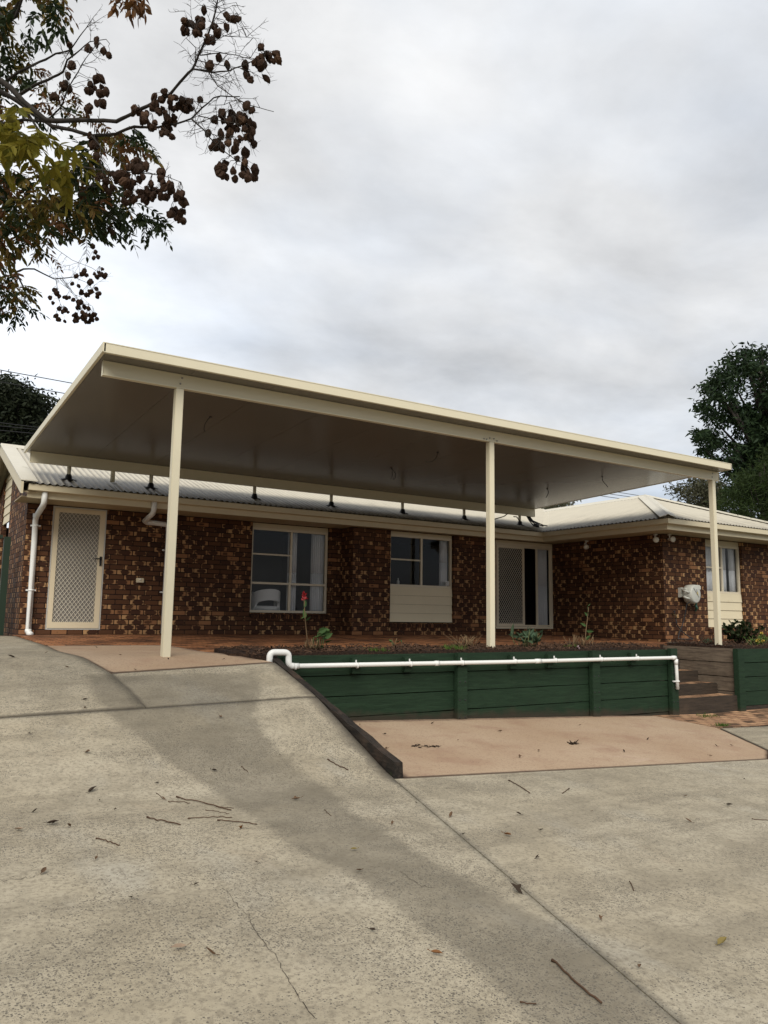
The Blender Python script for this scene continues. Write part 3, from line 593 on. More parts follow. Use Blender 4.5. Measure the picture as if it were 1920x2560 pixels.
def sill(x0, x1, z, y, nm='window_sill'):
    mb = MB(); n = round((x1-x0)/.086); s_ = (x1-x0)/n
    for k in range(n):
        a = x0+k*s_+.005; b = x0+(k+1)*s_-.005; j = rnd.uniform(-.004, .004); u = k*.086
        pts = [(a, y-.035+j, z-.105), (b, y-.035+j, z-.105), (b, y-.048+j, z-.035), (a, y-.048+j, z-.035)]
        mb.face(pts, [(u, 1.1), (u+.08, 1.1), (u+.08, 1.25), (u, 1.25)])
        top = [(a, y-.048+j, z-.035), (b, y-.048+j, z-.035), (b, y+.09, z+.012), (a, y+.09, z+.012)]
        mb.face(top, [(u, 1.15), (u+.08, 1.15), (u+.08, 1.4), (u, 1.4)])
        for xx in (a, b): mb.face([(xx, y-.035+j, z-.105), (xx, y-.048+j, z-.035), (xx, y+.05, z), (xx, y+.05, z-.105)], [(u, 1.1), (u, 1.2), (u+.05, 1.2), (u+.05, 1.1)])
        mb.face([(a, y-.035+j, z-.105), (a, y+.05, z-.105), (b, y+.05, z-.105), (b, y-.035+j, z-.105)], [(u, 1.1)]*4)
    return mb.build(nm, M['sill'], house)
sill(5.90, 7.62, .41, D); sill(8.74, 10.44, .262, D2); sill(14.86, 16.22, .242, YW)
# interior shells so that the glass looks into rooms
mb = MB()
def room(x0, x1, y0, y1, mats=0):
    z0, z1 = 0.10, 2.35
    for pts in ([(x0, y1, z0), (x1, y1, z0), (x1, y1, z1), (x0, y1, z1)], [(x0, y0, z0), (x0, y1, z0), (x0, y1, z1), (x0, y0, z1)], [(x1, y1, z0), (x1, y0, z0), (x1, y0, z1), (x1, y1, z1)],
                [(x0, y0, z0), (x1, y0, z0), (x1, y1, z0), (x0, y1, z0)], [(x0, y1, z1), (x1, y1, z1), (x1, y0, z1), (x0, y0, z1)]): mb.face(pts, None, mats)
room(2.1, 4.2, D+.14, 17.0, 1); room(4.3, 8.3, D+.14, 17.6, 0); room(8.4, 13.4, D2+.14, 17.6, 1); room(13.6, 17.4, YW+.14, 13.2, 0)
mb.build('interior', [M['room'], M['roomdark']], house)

# doors
def grille(x0, x1, z0, z1, y, dw, dh, r, mat, parent, name='grille'):
    mb = MB(); sl = dh/dw
    def seg(c, sgn):
        # line z = sgn*sl*x + c clipped to the rectangle
        ps = []
        for x in (x0, x1):
            z = sgn*sl*x+c
            if z0 <= z <= z1: ps.append((x, z))
        for z in (z0, z1):
            x = (z-c)/(sgn*sl)
            if x0 < x < x1: ps.append((x, z))
        if len(ps) >= 2:
            a, b = ps[0], ps[1]
            if math.dist(a, b) > .01: mb.tube([(a[0], y, a[1]), (b[0], y+sgn*r*.3, b[1])], r, 4, False, sm=False)
    span = z1-z0+sl*(x1-x0); k = 0
    while k*dh < span*1.0+dh:
        seg(z0-sl*x0-sl*(x1-x0)+k*dh, 1); seg(z0+sl*x0+k*dh, -1); k += 1
    return mb.build(name, mat, parent)
mb = MB(); yd = D+0.02
frame_rect(mb, 2.305, 3.18, .085, 2.145, yd, yd+.08, .022); mb.build('door_jamb', M['white'], house)
mb = MB(); x0, x1, z0, z1 = 2.33, 3.155, .108, 2.12
mb.box((x0, yd-.012, z0), (x0+.075, yd+.03, z1)); mb.box((x1-.085, yd-.012, z0), (x1, yd+.03, z1)); mb.box((x0+.075, yd-.012, z0), (x1-.085, yd+.03, z0+.10)); mb.box((x0+.075, yd-.012, z1-.075), (x1-.085, yd+.03, z1))
door = mb.build('screen_door', M['door_frame'], house)
grille(x0+.07, x1-.08, z0+.095, z1-.07, yd+.0, .066, .088, .0042, M['grille'], door)
mb = MB(); mb.box((x0+.06, yd+.012, z0+.08), (x1-.07, yd+.018, z1-.06)); mb.build('fly_mesh', M['flymesh'], door)
mb = MB(); mb.box((3.10, yd-.03, 1.17), (3.135, yd-.012, 1.33)); mb.tube([(3.118, yd-.02, 1.29), (3.118, yd-.06, 1.29), (3.09, yd-.065, 1.288), (3.01, yd-.06, 1.285)], .011, 8); mb.build('handle', M['black'], door)
mb = MB(); frame_rect(mb, 11.60, 13.41, .145, 2.09, YB2-.02, YB2+.05, .05); mb.box((11.65, YB2+.03, .145), (13.36, YB2+.05, .155)); mb.build('door_jamb', M['frame'], house)
mb = MB(); frame_rect(mb, 11.655, 12.50, .20, 2.035, YB2-.035, YB2-.005, .06); sdoor = mb.build('sliding_screen_door', M['frame'], house)
grille(11.71, 12.445, .255, 1.98, YB2-.022, .062, .088, .0036, M['grille'], sdoor)
mb = MB(); mb.box((11.70, YB2-.014, .25), (12.45, YB2-.009, 1.99)); mb.build('fly_mesh', M['flydark'], sdoor)
mb = MB(); frame_rect(mb, 12.46, 12.93, .20, 2.035, YB2+.012, YB2+.03, .03); frame_rect(mb, 12.93, 13.36, .20, 2.035, YB2+.012, YB2+.03, .03); gdoor = mb.build('sliding_glass_door', M['frame'], house)
for a, b in ((12.49, 12.90), (12.96, 13.33)):
    mb = MB(); mb.face([(a, YB2+.02, .23), (b, YB2+.02, .23), (b, YB2+.02, 2.0), (a, YB2+.02, 2.0)]); mb.build('pane', M['glass'], gdoor)

# ---- roof
AMP, PIT = 0.013, 0.105
def sheet(mb, O, e, s, ext, a, b):
    # O origin on the eave, e eave direction, s unit slope direction; a(t), b(t) extents up the slope
    O, e, s = Vector(O), Vector(e), Vector(s); n = e.cross(s).normalized(); n = n if n.z > 0 else -n
    step = PIT/6; k = int(ext/step); prev = None
    for i in range(k+1):
        t = i*step; lo, hi = a(t), b(t)
        if hi-lo < .01: prev = None; continue
        o = n*(AMP*2*(.5+.5*math.cos(2*PI*t/PIT))**1.7)
        p = (O+e*t+s*lo+o, O+e*t+s*hi+o, t, lo, hi)
        if prev:
            q = [prev[0], p[0], p[1], prev[1]]; uv = [(prev[2], prev[3]), (p[2], p[3]), (p[2], p[4]), (prev[2], prev[4])]
            if (q[1]-q[0]).cross(q[2]-q[1]).z < 0: q = q[::-1]; uv = uv[::-1]
            mb.face(q, uv, 0, True)
        prev = p
cs = 1/math.sqrt(1+SL*SL); H1 = 3.10/cs; XV, YV = 12.705, 13.04; W2 = 2.75; XC = XV+W2
roof = MB(); X0 = 1.66
# front slope of the main roof, cut along the valley
sheet(roof, (X0, 13.0, ZG-.005), (1, 0, 0), Vector((0, 1, SL)).normalized(), XC+.35-X0, lambda t: max(0, (X0+t-XV-.02)/cs+.06 if X0+t > XV-.02 else 0), lambda t: H1+.03)
sheet(roof, (X0, 19.28, ZG-.005), (1, 0, 0), Vector((0, -1, SL)).normalized(), 18.3-X0, lambda t: 0, lambda t: H1+.03)
# wing: left slope (hip at the front, valley at the back), front hip, right slope
YF = 9.60
sheet(roof, (XV-.03, YF, ZG-.005), (0, 1, 0), Vector((1, 0, SL)).normalized(), 6.3, lambda t: max(0, (YF+t-YV-.02)/cs+.06 if YF+t > YV-.02 else 0), lambda t: min(t, W2+.03)/cs)
sheet(roof, (XV-.02, YF, ZG-.005), (1, 0, 0), Vector((0, 1, SL)).normalized(), 2*W2+.04, lambda t: 0, lambda t: min(t, 2*W2+.04-t)/cs)
sheet(roof, (XV+2*W2+.03, YF, ZG-.005), (0, 1, 0), Vector((-1, 0, SL)).normalized(), 9.6, lambda t: 0, lambda t: min(t, W2+.03)/cs)
roof_o = roof.build('roof', M['roof'], house)
def cap(name, pts, wv, parent=roof_o, h=0.035, mat='flash'):
    # folded strip flashing: rolled top with two wings
    mb = MB(); a, b = Vector(pts[0]), Vector(pts[1]); t = (b-a).normalized(); s_ = Vector(wv[0]); s2 = Vector(wv[1])
    prof = [s_, s_*.25+Vector((0, 0, .012)), Vector((0, 0, .03)), s2*.25+Vector((0, 0, .012)), s2]
    lo = [x+Vector((0, 0, -.012)) for x in prof]
    for i in range(4):
        mb.hexa([a+lo[i], b+lo[i], b+lo[i+1], a+lo[i+1], a+prof[i], b+prof[i], b+prof[i+1], a+prof[i+1]])
    return mb.build(name, M[mat], parent)
up_ = .034
w1 = .16
zd = w1*SL
cap('ridge_cap', [(X0, YR, ZR+up_), (XC, YR, ZR+up_)], [(0, -w1, -zd), (0, w1, -zd)])
cap('ridge_cap', [(XC, YF+W2, ZG+W2*SL+up_), (XC, YR-.3, ZG+W2*SL+up_)], [(-w1, 0, -zd), (w1, 0, -zd)])
for sx, xx in ((1, XV-.02), (-1, XV+2*W2+.02)):
    a_ = .11; cap('hip_cap', [(xx, YF, ZG+.045), (XC, YF+W2, ZG+W2*SL+up_+.01)], [(-a_*sx, a_, -.028), (a_*sx, -a_, -.028)])
# valley tray
mb = MB(); a = Vector((XV+.02, YV+.02, ZG-.0)); b = Vector((XC, YV+W2, ZG+W2*SL-.0)); sv = Vector((.09, -.09, .02))
mb.hexa([a-sv, b-sv, b+Vector((0, 0, -.01)), a+Vector((0, 0, -.01)), a-sv+Vector((0, 0, .04)), b-sv+Vector((0, 0, .04)), b, a]); mb.hexa([a+Vector((0, 0, -.01)), b+Vector((0, 0, -.01)), b+sv, a+sv, a, b, b+sv+Vector((0, 0, .04)), a+sv+Vector((0, 0, .04))])
mb.build('valley_tray', M['flash'], roof_o)
# barge boards and barge capping on the gable
for nm, xx0, xx1, dz0, dz1, mt in (('barge_board', 1.665, 1.70, -.17, .012, 'cream_house'), ('barge_capping', 1.655, 1.90, .030, .045, 'flash')):
    mb = MB()
    for (ya, yb) in ((12.99, YR), (19.28, YR)):
        za = ZG-.005; zb = ZR
        vs = [(xx0, ya, za+dz0), (xx1, ya, za+dz0), (xx1, yb, zb+dz0), (xx0, yb, zb+dz0), (xx0, ya, za+dz1), (xx1, ya, za+dz1), (xx1, yb, zb+dz1), (xx0, yb, zb+dz1)]
        mb.hexa(vs)
    mb.build(nm, M[mt], house if nm == 'barge_board' else roof_o)
mb = MB()     # soffit lining of the gable overhang
mb.hexa([(1.70, 13.1, ZG-.14), (1.90, 13.1, ZG-.14), (1.90, YR, ZR-.16), (1.70, YR, ZR-.16), (1.70, 13.1, ZG-.12), (1.90, 13.1, ZG-.12), (1.90, YR, ZR-.14), (1.70, YR, ZR-.14)]); mb.build('gable_soffit', M['eave'], house)
# gutter and fascia swept along the eaves with mitred corners
path = [(1.78, 13.04), (12.705, 13.04), (12.705, 9.62), (18.2, 9.62), (18.2, 18.0)]
def sweep(name, prof, mat, path=path, closed=True):
    mb = MB(); rows = []
    for i, p in enumerate(path):
        ns = []
        for j in (i-1, i):
            if 0 <= j < len(path)-1:
                d = Vector((path[j+1][0]-path[j][0], path[j+1][1]-path[j][1])).normalized(); ns.append(Vector((d.y, -d.x)))
        m = ns[0] if len(ns) == 1 else (ns[0]+ns[1])/(1+ns[0].dot(ns[1]))
        rows.append([(p[0]+m.x*o, p[1]+m.y*o, z) for o, z in prof])
    n = len(prof)
    for i in range(len(rows)-1):
        for k in range(n if closed else n-1): k2 = (k+1) % n; mb.face([rows[i][k], rows[i+1][k], rows[i+1][k2], rows[i][k2]])
    mb.face(rows[0][::-1]); mb.face(rows[-1])
    return mb.build(name, mat, house)
sweep('gutter', [(0, 2.352), (-.012, 2.358), (-.014, 2.335), (-.012, 2.265), (-.11, 2.262), (-.11, 2.25), (0, 2.248), (.012, 2.256), (.012, 2.345), (.006, 2.352)][::-1], M['cream_house'])
sweep('fascia', [(-.10, 2.258), (-.10, 2.147), (-.125, 2.147), (-.125, 2.33), (-.112, 2.33), (-.112, 2.259)], M['cream_house'])
mb = MB(); zsf = 2.158
mb.box((1.70, 13.16, zsf), (XK, D+.06, zsf+.01)); mb.box((XK, 13.16, zsf), (XW+.02, D2+.06, zsf+.01)); mb.box((12.82, 9.74, zsf+.001), (XW+.06, 13.16, zsf+.011)); mb.box((XW+.06, 9.74, zsf+.001), (18.1, YW+.06, zsf+.011)); mb.build('eave_soffit', M['eave'], house)

# downpipes
mb = MB(); r = .045; yp = D-.055
mb.tube([(2.03, 13.10, 2.25), (2.03, 13.12, 2.10), (2.03, 13.16, 2.05), (2.03, yp-.07, 1.93), (2.03, yp, 1.87), (2.035, yp, 1.5), (2.045, yp, .06), (2.05, yp-.02, .03), (2.07, yp-.12, .01)], r, 12)
for z in (1.95, .06): mb.tube([(2.035+(1.9-z)*.005, yp, z-.03), (2.035+(1.9-z)*.005, yp, z+.03)], r+.006, 12)
dp = mb.build('downpipe', M['pvc'], house)
for z in (1.78, .72): mb = MB(); mb.box((1.965, yp+.0, z-.012), (2.115, yp+.05, z+.012)); mb.tube([(2.04, yp, z-.012), (2.04, yp, z+.012)], r+.005, 12); mb.build('bracket', M['pvc'], dp)
mb = MB()
mb.tube([(3.76, 13.10, 2.25), (3.76, 13.12, 2.12), (3.76, 13.16, 2.06), (3.80, yp-.06, 1.99), (3.85, yp, 1.975), (3.95, yp, 1.975), (4.18, yp, 1.965), (4.24, yp, 1.93), (4.25, yp, 1.8), (4.25, yp, .02)], r, 12); dp2 = mb.build('downpipe', M['pvc'], house)
for z in (.75, 1.5): mb = MB(); mb.box((4.165, yp+.0, z-.012), (4.335, yp+.05, z+.012)); mb.build('bracket', M['pvc'], dp2)

# ------------------------------------------------------------------ patio cover
RL, RR, RF, RB = 1.77, 12.88, 8.374, 13.68
ZF, ZB = 3.141, 2.953
def zs_(y): return ZF+(y-RF)*(ZB-ZF)/(RB-RF)
patio = thing('patio_cover', 'new cream flat-roofed patio cover on three square posts with brackets to the house roof', 'patio cover', (7.4, 8.63, 0))
mb = MB()
# insulated roof panels with narrow joints underneath
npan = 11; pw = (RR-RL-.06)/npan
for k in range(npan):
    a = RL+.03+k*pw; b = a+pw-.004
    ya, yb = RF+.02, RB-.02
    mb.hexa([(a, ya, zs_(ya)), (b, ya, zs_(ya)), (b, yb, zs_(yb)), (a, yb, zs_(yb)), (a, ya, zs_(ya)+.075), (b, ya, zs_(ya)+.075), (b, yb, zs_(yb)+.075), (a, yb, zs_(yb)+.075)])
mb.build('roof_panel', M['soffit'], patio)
mb = MB(); mb.box((RL, RF-.03, ZF-.012), (RR, RF+.012, ZF+.10)); mb.box((RL, RF-.034, ZF+.088), (RR, RF-.028, ZF+.102)); mb.build('front_fascia', M['cream'], patio, bevel=.004)
for xx in (RL, RR):
    mb = MB(); a, b = (xx-.012, xx+.022) if xx == RL else (xx-.022, xx+.012)
    mb.hexa([(a, RF-.03, ZF-.006), (b, RF-.03, ZF-.006), (b, RB+.03, zs_(RB+.03)-.006), (a, RB+.03, zs_(RB+.03)-.006), (a, RF-.03, ZF+.104), (b, RF-.03, ZF+.104), (b, RB+.03, zs_(RB+.03)+.09), (a, RB+.03, zs_(RB+.03)+.09)])
    mb.build('side_fascia', M['cream'], patio, bevel=.004)
def beam(x0, x1, y, z0, z1, d=1):
    mb = MB(); mb.box((x0, y-.03, z0), (x1, y+.03, z1)); mb.box((x0, y-.038, z0), (x1, y-.0302, z0+.016)); mb.box((x0, y-.038, z1-.016), (x1, y-.0302, z1))
    mb.box((x0-.003, y-.040, z0-.002), (x0-.0005, y+.032, z1+.001)); mb.box((x1+.0005, y-.040, z0-.002), (x1+.003, y+.032, z1+.001)); return mb
fb = beam(1.835, 12.90, 8.66, 2.962, 3.128); fb.box((7.392, 8.6275, 2.985), (7.396, 8.632, 3.115)); fb = fb.build('front_beam', M['cream'], patio)
for x, z in [(2.70, 3.015), (2.72, 3.085), (12.70, 3.015), (12.72, 3.085), (7.25, 2.99), (7.30, 2.99), (7.36, 3.015), (7.44, 3.015), (7.5, 2.99)]:
    mb = MB(); mb.lathe([(0, -.012), (.010, -.012), (.012, -.004), (.012, 0)], (x, 8.628, z), (0, 1, 0), 8); mb.build('bolt', M['steel'], fb)
beam(1.835, 12.90, 13.53, 2.775, 2.955).build('rear_beam', M['cream'], patio)
for x, zb in ((2.70, -.12), (7.40, -.05), (12.74, -.05)):
    mb = MB(); mb.box((x-.046, 8.62, zb), (x+.046, 8.712, 2.9605)); p_ = mb.build('post', M['cream'], patio, bevel=.006)
for x in (2.44, 3.80, 5.75, 7.40, 9.12, 10.78, 12.44):
    y = 13.52; zr = ZG+(y-13.04)*SL
    mb = MB(); mb.tube([(x, y, zr-.02), (x, y, 2.776)], .033, 12); br = mb.build('roof_bracket', M['cream'], patio)
    mb = MB(); vs = []
    mb.lathe([(.13, 0), (.125, .012), (.06, .03), (.05, .07), (.036, .10)], (x, y, zr+.008), (0, -SL*.5, 1), 14)
    for k in range(9):
        q = rnd.uniform(0, 2*PI); rr = rnd.uniform(.09, .16); mb.lathe([(0, .012), (.03, .008), (.035, -.012)], (x+rr*math.cos(q), y+rr*math.sin(q), zr+rr*math.sin(q)*SL+.004), (0, -SL, 1), 7)
    mb.build('flashing_boot', M['black'], br)
mb = MB(); mb.tube([(3.17, 13.62, 2.94), (3.17, 13.62, 2.60)], .038, 12); mb.build('outlet_pipe', M['cream'], patio)

# dangling wires under the patio soffit
def wire(pts, label, r=.004):
    mb = MB(); p0 = Vector(pts[0]); mb.tube(pts, r, 6); mb.lathe([(0, -.006), (.022, -.006), (.024, 0)], (p0.x, p0.y, zs_(p0.y)-.001), (0, 0, 1), 10)
    tag(mb.build('cable', M['black']), label, 'cable', 'loose cable tails hanging from the patio soffit')
def cpath(x, y, offs): return [(x+dx, y+dy, zs_(y)+dz) for dx, dy, dz in offs]
wire(cpath(3.61, 10.12, [(0, 0, 0), (-.04, 0, -.05), (-.075, 0, -.12), (-.085, 0, -.19), (-.06, .01, -.22)]), 'thin black cable tail hanging from the soffit right of the first post')
wire(cpath(7.517, 10.128, [(0, 0, 0), (.0, 0, -.04), (-.04, 0, -.12), (-.11, 0, -.17), (-.2, .0, -.19), (-.24, 0, -.185)]), 'long curved cable tail hanging from the soffit left of the middle post')
wire(cpath(7.515, 11.517, [(0, 0, 0), (.03, 0, -.03), (.09, 0, -.09), (.1, 0, -.16), (.06, 0, -.2), (-.02, 0, -.21), (.03, 0, -.14), (.02, 0, -.04), (0, 0, 0)]), 'looped cable hanging from the soffit above the kitchen window')
wire(cpath(11.336, 11.486, [(0, 0, 0), (.03, 0, -.04), (.03, 0, -.09), (0, .02, -.16), (-.02, .02, -.18)]), 'short dark cable tail at the rear right of the soffit', .008)
wire(cpath(11.377, 10.061, [(0, 0, 0), (0, 0, -.06), (.05, 0, -.11), (.1, -.02, -.16), (.12, -.02, -.19)]), 'dark cable tail at the front right corner of the soffit', .007)
mb = MB()
mb.tube([(12.05, 13.50, 2.78), (11.9, 13.46, 2.70), (11.55, 13.40, 2.60)], .012, 6); mb.tube([(12.25, 13.52, 2.73), (12.33, 13.5, 2.73), (12.40, 13.46, 2.62)], .012, 6)
for k in range(4): mb.tube([(12.68+.03*k, 13.55, 2.80), (12.72+.04*k, 13.5, 2.68), (12.80+.07*k, 13.45-.04*k, 2.57), (12.95+.04*k, 13.55-.1*k, 2.55)], .014, 6)
mb.lathe([(0, 0), (.08, .0), (.07, .07), (0, .09)], (12.86, 13.42, 2.52), (0, 0, 1), 9)
tag(mb.build('cable_bundle', M['black']), 'tangle of black cables coming out onto the roof by the valley', 'cable')

# ------------------------------------------------------------------ retaining walls, sleepers, steps
def planks(x0, x1, yf, tops, hts, mat, mbx=None, axis='x', jag=.006):
    mb = mbx or MB()
    for zt, h in zip(tops, hts):
        n = max(2, int((x1-x0)/.35)); ys = [rnd.uniform(-jag, jag) for _ in range(n+1)]; zj = [rnd.uniform(-.004, .004) for _ in range(n+1)]
        off = rnd.uniform(-.004, .006)
        for i in range(n):
            a = lerp(x0, x1, i/n); b = lerp(x0, x1, (i+1)/n); d = .05
            q = [(a, yf+ys[i]+off, zt-h+.006+zj[i]), (b, yf+ys[i+1]+off, zt-h+.006+zj[i+1]), (b, yf+d, zt-h+.006), (a, yf+d, zt-h+.006), (a, yf+ys[i]+off+.003, zt-zj[i]*.5), (b, yf+ys[i+1]+off+.003, zt-zj[i+1]*.5), (b, yf+d, zt), (a, yf+d, zt)]
            mb.hexa(q if axis == 'x' else [(x0*0+p[1], p[0], p[2]) for p in q])
    return mb
rw = thing('retaining_wall', 'long dark green timber retaining wall below the patio carrying a white pipe', 'retaining wall', (7.3, 8.2, -.6))
ZT = -.083
mb = planks(3.86, 10.86, 8.205, [ZT-.0, ZT-.245, ZT-.49, ZT-.735, ZT-.98], [.24, .24, .24, .24, .24], M['greenwood']); mb.build('planking', M['greenwood'], rw)
for k, x in enumerate((6.45, 8.96, 10.76)):
    mb = MB(); mb.box((x-.085, 8.115, -1.35), (x+.085, 8.19, ZT+.008 if k < 2 else ZT+.02)); p_ = mb.build('post', M['greenwood'], rw, bevel=.008)
    for zz_ in (-.45, -.68, -.9):
        for dx in (-.045, .045): b = MB(); b.lathe([(0, -.004), (.011, -.003), (.012, 0)], (x+dx, 8.115, zz_), (0, 1, 0), 8); b.build('bolt', M['black'], p_)
mb = MB(); mb.box((3.88, 8.09, -.36), (4.06, 8.19, ZT-.01)); mb.build('post', M['greenwood'], rw, bevel=.006)
for px_ in (888, 1018, 1281, 1374, 1581):
    x = hit(px_, 1660, 1, 8.15)[0]; mb = MB(); mb.box((x-.055, 8.125, -.30), (x+.055, 8.188, -.115)); mb.build('cleat', M['greenwood'], rw, bevel=.004)
rw2 = thing('retaining_wall', 'green timber retaining wall right of the garden steps with bare weathered side boards', 'retaining wall', (12.5, 8.2, -.6))
mb = planks(12.56, 18.2, 8.205, [ZT-.012, ZT-.257, ZT-.502, ZT-.747], [.24]*4, M['greenwood']); mb.build('planking', M['greenwood'], rw2)
mb = planks(12.60, 18.2, 8.21, [ZT-.99], [.3], M['stepwood']); mb.build('base_board', M['stepwood'], rw2)
mb = MB(); mb.box((12.44, 8.10, -1.30), (12.62, 8.20, ZT-.002)); mb.build('post', M['greenwood'], rw2, bevel=.008)
mb = planks(8.215, 10.4, 12.49, [ZT-.004, ZT-.25, ZT-.496, ZT-.742, ZT-.988], [.24]*5, M['oldwood'], axis='y'); mb.build('side_planking', M['oldwood'], rw2)
lw = MB(); lw = planks(8.26, 10.4, 10.80, [ZT-.02, ZT-.266, ZT-.512, ZT-.758, ZT-1.0], [.24]*5, M['oldwood'], axis='y'); lw.build('side_planking', M['oldwood'], rw)
st = thing('garden_steps', 'short flight of timber edged brick steps between the two retaining walls', 'steps', (11.67, 8.3, -1.15))
for k, (y, zt, zb) in enumerate(((8.15, -.866, -1.20), (8.53, -.690, -.90), (8.91, -.500, -.72), (9.29, -.30, -.55), (9.67, -.11, -.36))):
    mb = MB(); mb.box((10.875, y, zb), (12.47, y+.06, zt)); mb.build('riser', M['stepwood'], st, bevel=.012)
    t = loft('tread', [(10.875, y+.062), (12.47, y+.062)], [(10.875, y+.50), (12.47, y+.50)], 8, 6, lambda x, y_, zt=zt: zt-.004+.004*mnoise.noise((x*4, y_*4, 0)), M['steppaver'], kind=None, uvs=True, thick=.06)
    t.parent = st; t.matrix_parent_inverse = Matrix.Translation(-Vector(st.location))
mb = MB(); mb.box((10.86, 10.05, -.5), (12.48, 10.15, ZT+.02)); mb.build('landing_board', M['darkwood'], st)

# sloping sleeper along the driveway ramp: bottom follows the lower slab
mb = MB(); n = 26
def ztop(y): return lerp(-.832, -.082, (y-5.615)/(8.17-5.615))
for i in range(n):
    a = lerp(5.615, 8.17, i/n); b = lerp(5.615, 8.17, (i+1)/n)
    ja, jb = (.022*mnoise.noise((p*5, 0, 0)) for p in (a, b)); ka, kb = (.020*mnoise.noise((p*4, 7, 0)) for p in (a, b))
    za, zb = hR(3.8, a)-.12, hR(3.8, b)-.12; x0, x1 = 3.722, 3.832
    mb.hexa([(x0+ja, a, za), (x1, a, za), (x1, b, zb), (x0+jb, b, zb), (x0+ja+.01, a, ztop(a)+ka), (x1-.012, a, ztop(a)+ka*.6-.008), (x1-.012, b, ztop(b)+kb*.6-.008), (x0+jb+.01, b, ztop(b)+kb)])
tag(mb.build('timber_sleeper', M['darkwood']), 'dark split timber sleeper sloping down beside the driveway ramp', 'timber edging')

# white PVC drain pipe on the wall
pr = .031; yp = 8.075
pipe = thing('drain_pipe', 'white plastic drain pipe running along the green retaining wall', 'pipe', (7.3, yp, -.2))
def bend(c, a, b, n=6):
    c, a, b = Vector(c), Vector(a), Vector(b); return [a.lerp(c, t).lerp(c.lerp(b, t), t) for t in [i/n for i in range(n+1)]]
mb = MB(); zl, zr_ = -.19, -.205
pts = [(3.70, 8.10, -.22), (3.70, 8.10, -.10)] + bend((3.70, 8.10, -.035), (3.70, 8.10, -.09), (3.76, 8.098, -.035)) + [(3.86, 8.09, -.037)] + bend((3.925, 8.085, -.04), (3.875, 8.09, -.038), (3.925, 8.085, -.09)) + [(3.925, 8.082, -.12)] + bend((3.925, 8.078, zl), (3.925, 8.08, -.14), (3.99, 8.076, zl))
mb.tube(pts, pr+.005, 14)
pts = [(3.97, yp, zl), (5.5, yp, -.196), (7.2, yp, -.205), (9, yp, -.203)] + bend((10.742, yp, zr_), (10.68, yp, zr_), (10.742, yp, zr_-.06)) + [(10.75, yp, -.45), (10.76, yp, -.70)]
mb.tube(pts, pr-.004, 14); mb.build('pipe_run', M['pvc'], pipe)
mb = MB()
def coup(p, d, l=.03, r=pr+.002): p = Vector(p); d = Vector(d)*l; mb = MB(); mb.tube([p-d, p+d], r, 14); mb.build('coupling', M['pvc'], pipe)
coup((4.0, yp, zl), (1, 0, 0), .05); coup((6.0, yp, -.199), (1, 0, 0)); coup((7.75, yp, -.204), (1, 0, 0), .05); coup((10.69, yp, zr_), (1, 0, 0), .04); coup((10.742, yp, -.27), (0, 0, 1), .04); coup((3.70, 8.10, -.11), (0, 0, 1), .03); coup((3.925, 8.084, -.10), (0, 0, 1), .03)
for px_ in (738, 893, 1027, 1156, 1288, 1389, 1504, 1595):
    x = hit(px_, 1655, 1, yp)[0]; z = -.2
    mb = MB(); mb.tube([(x-.010, yp, z), (x+.010, yp, z)], pr+.003, 14); mb.box((x-.006, yp+.02, z+.02), (x+.006, yp+.035, z+.062)); mb.build('pipe_clip', M['pvc'], pipe)
mb = MB(); mb.tube([(10.757, yp, -.565), (10.757, yp, -.585)], pr+.006, 14); mb.box((10.69, yp+.0, -.585), (10.72, yp+.035, -.565)); mb.build('pipe_clip', M['pvc'], pipe)

# ------------------------------------------------------------------ things on the walls
def flood(loc, dirv, label, arm):
    t = thing('flood_light', label, 'light', loc, None); c = Vector(loc); d = Vector(dirv).normalized()
    mb = MB(); mb.tube([c+Vector(arm), c+Vector(arm)*.4-d*.03, c-d*.06], .014, 8); mb.lathe([(0, 0), (.04, 0), (.04, .03)], c+Vector(arm), Vector((0, 0, -1)), 12); mb.lathe([(.022, -.10), (.03, -.06), (.032, -.02)], c, d, 12); mb.build('lamp_holder', M['white'], t)
    mb = MB(); mb.lathe([(.028, -.03), (.045, .01), (.060, .05), (.060, .065), (.04, .078), (0, .083)], c, d, 16); mb.build('lamp_bulb', M['bulb'], t)
flood((13.33, 12.31, 2.03), (-.35, -.55, -.5), 'white bulb flood light under the eave halfway along the shaded wing wall', (.03, 0, .125))
flood((13.33, 10.42, 2.03), (-.5, -.7, -.1), 'clear round flood light left of the brick wing corner', (.04, .02, .125))
flood((13.58, 10.22, 2.04), (-.3, -.9, -.1), 'cream round flood light right of the brick wing corner', (.0, .04, .115))
# switch box on the wall by the door
t = thing('power_outlet', 'small cream outdoor power outlet on the brick wall right of the screen door', 'power outlet', (3.80, D, .94))
mb = MB(); mb.box((3.735, D-.05, .905), (3.865, D-.001, .985)); mb.build('outlet_box', M['cream_board'], t, bevel=.008)
mb = MB(); mb.lathe([(0, -.014), (.016, -.012), (.018, 0)], (3.80, D-.051, .958), (0, 1, 0), 10); mb.box((3.745, D-.056, .918), (3.855, D-.051, .922)); mb.build('switch', M['white'], t)
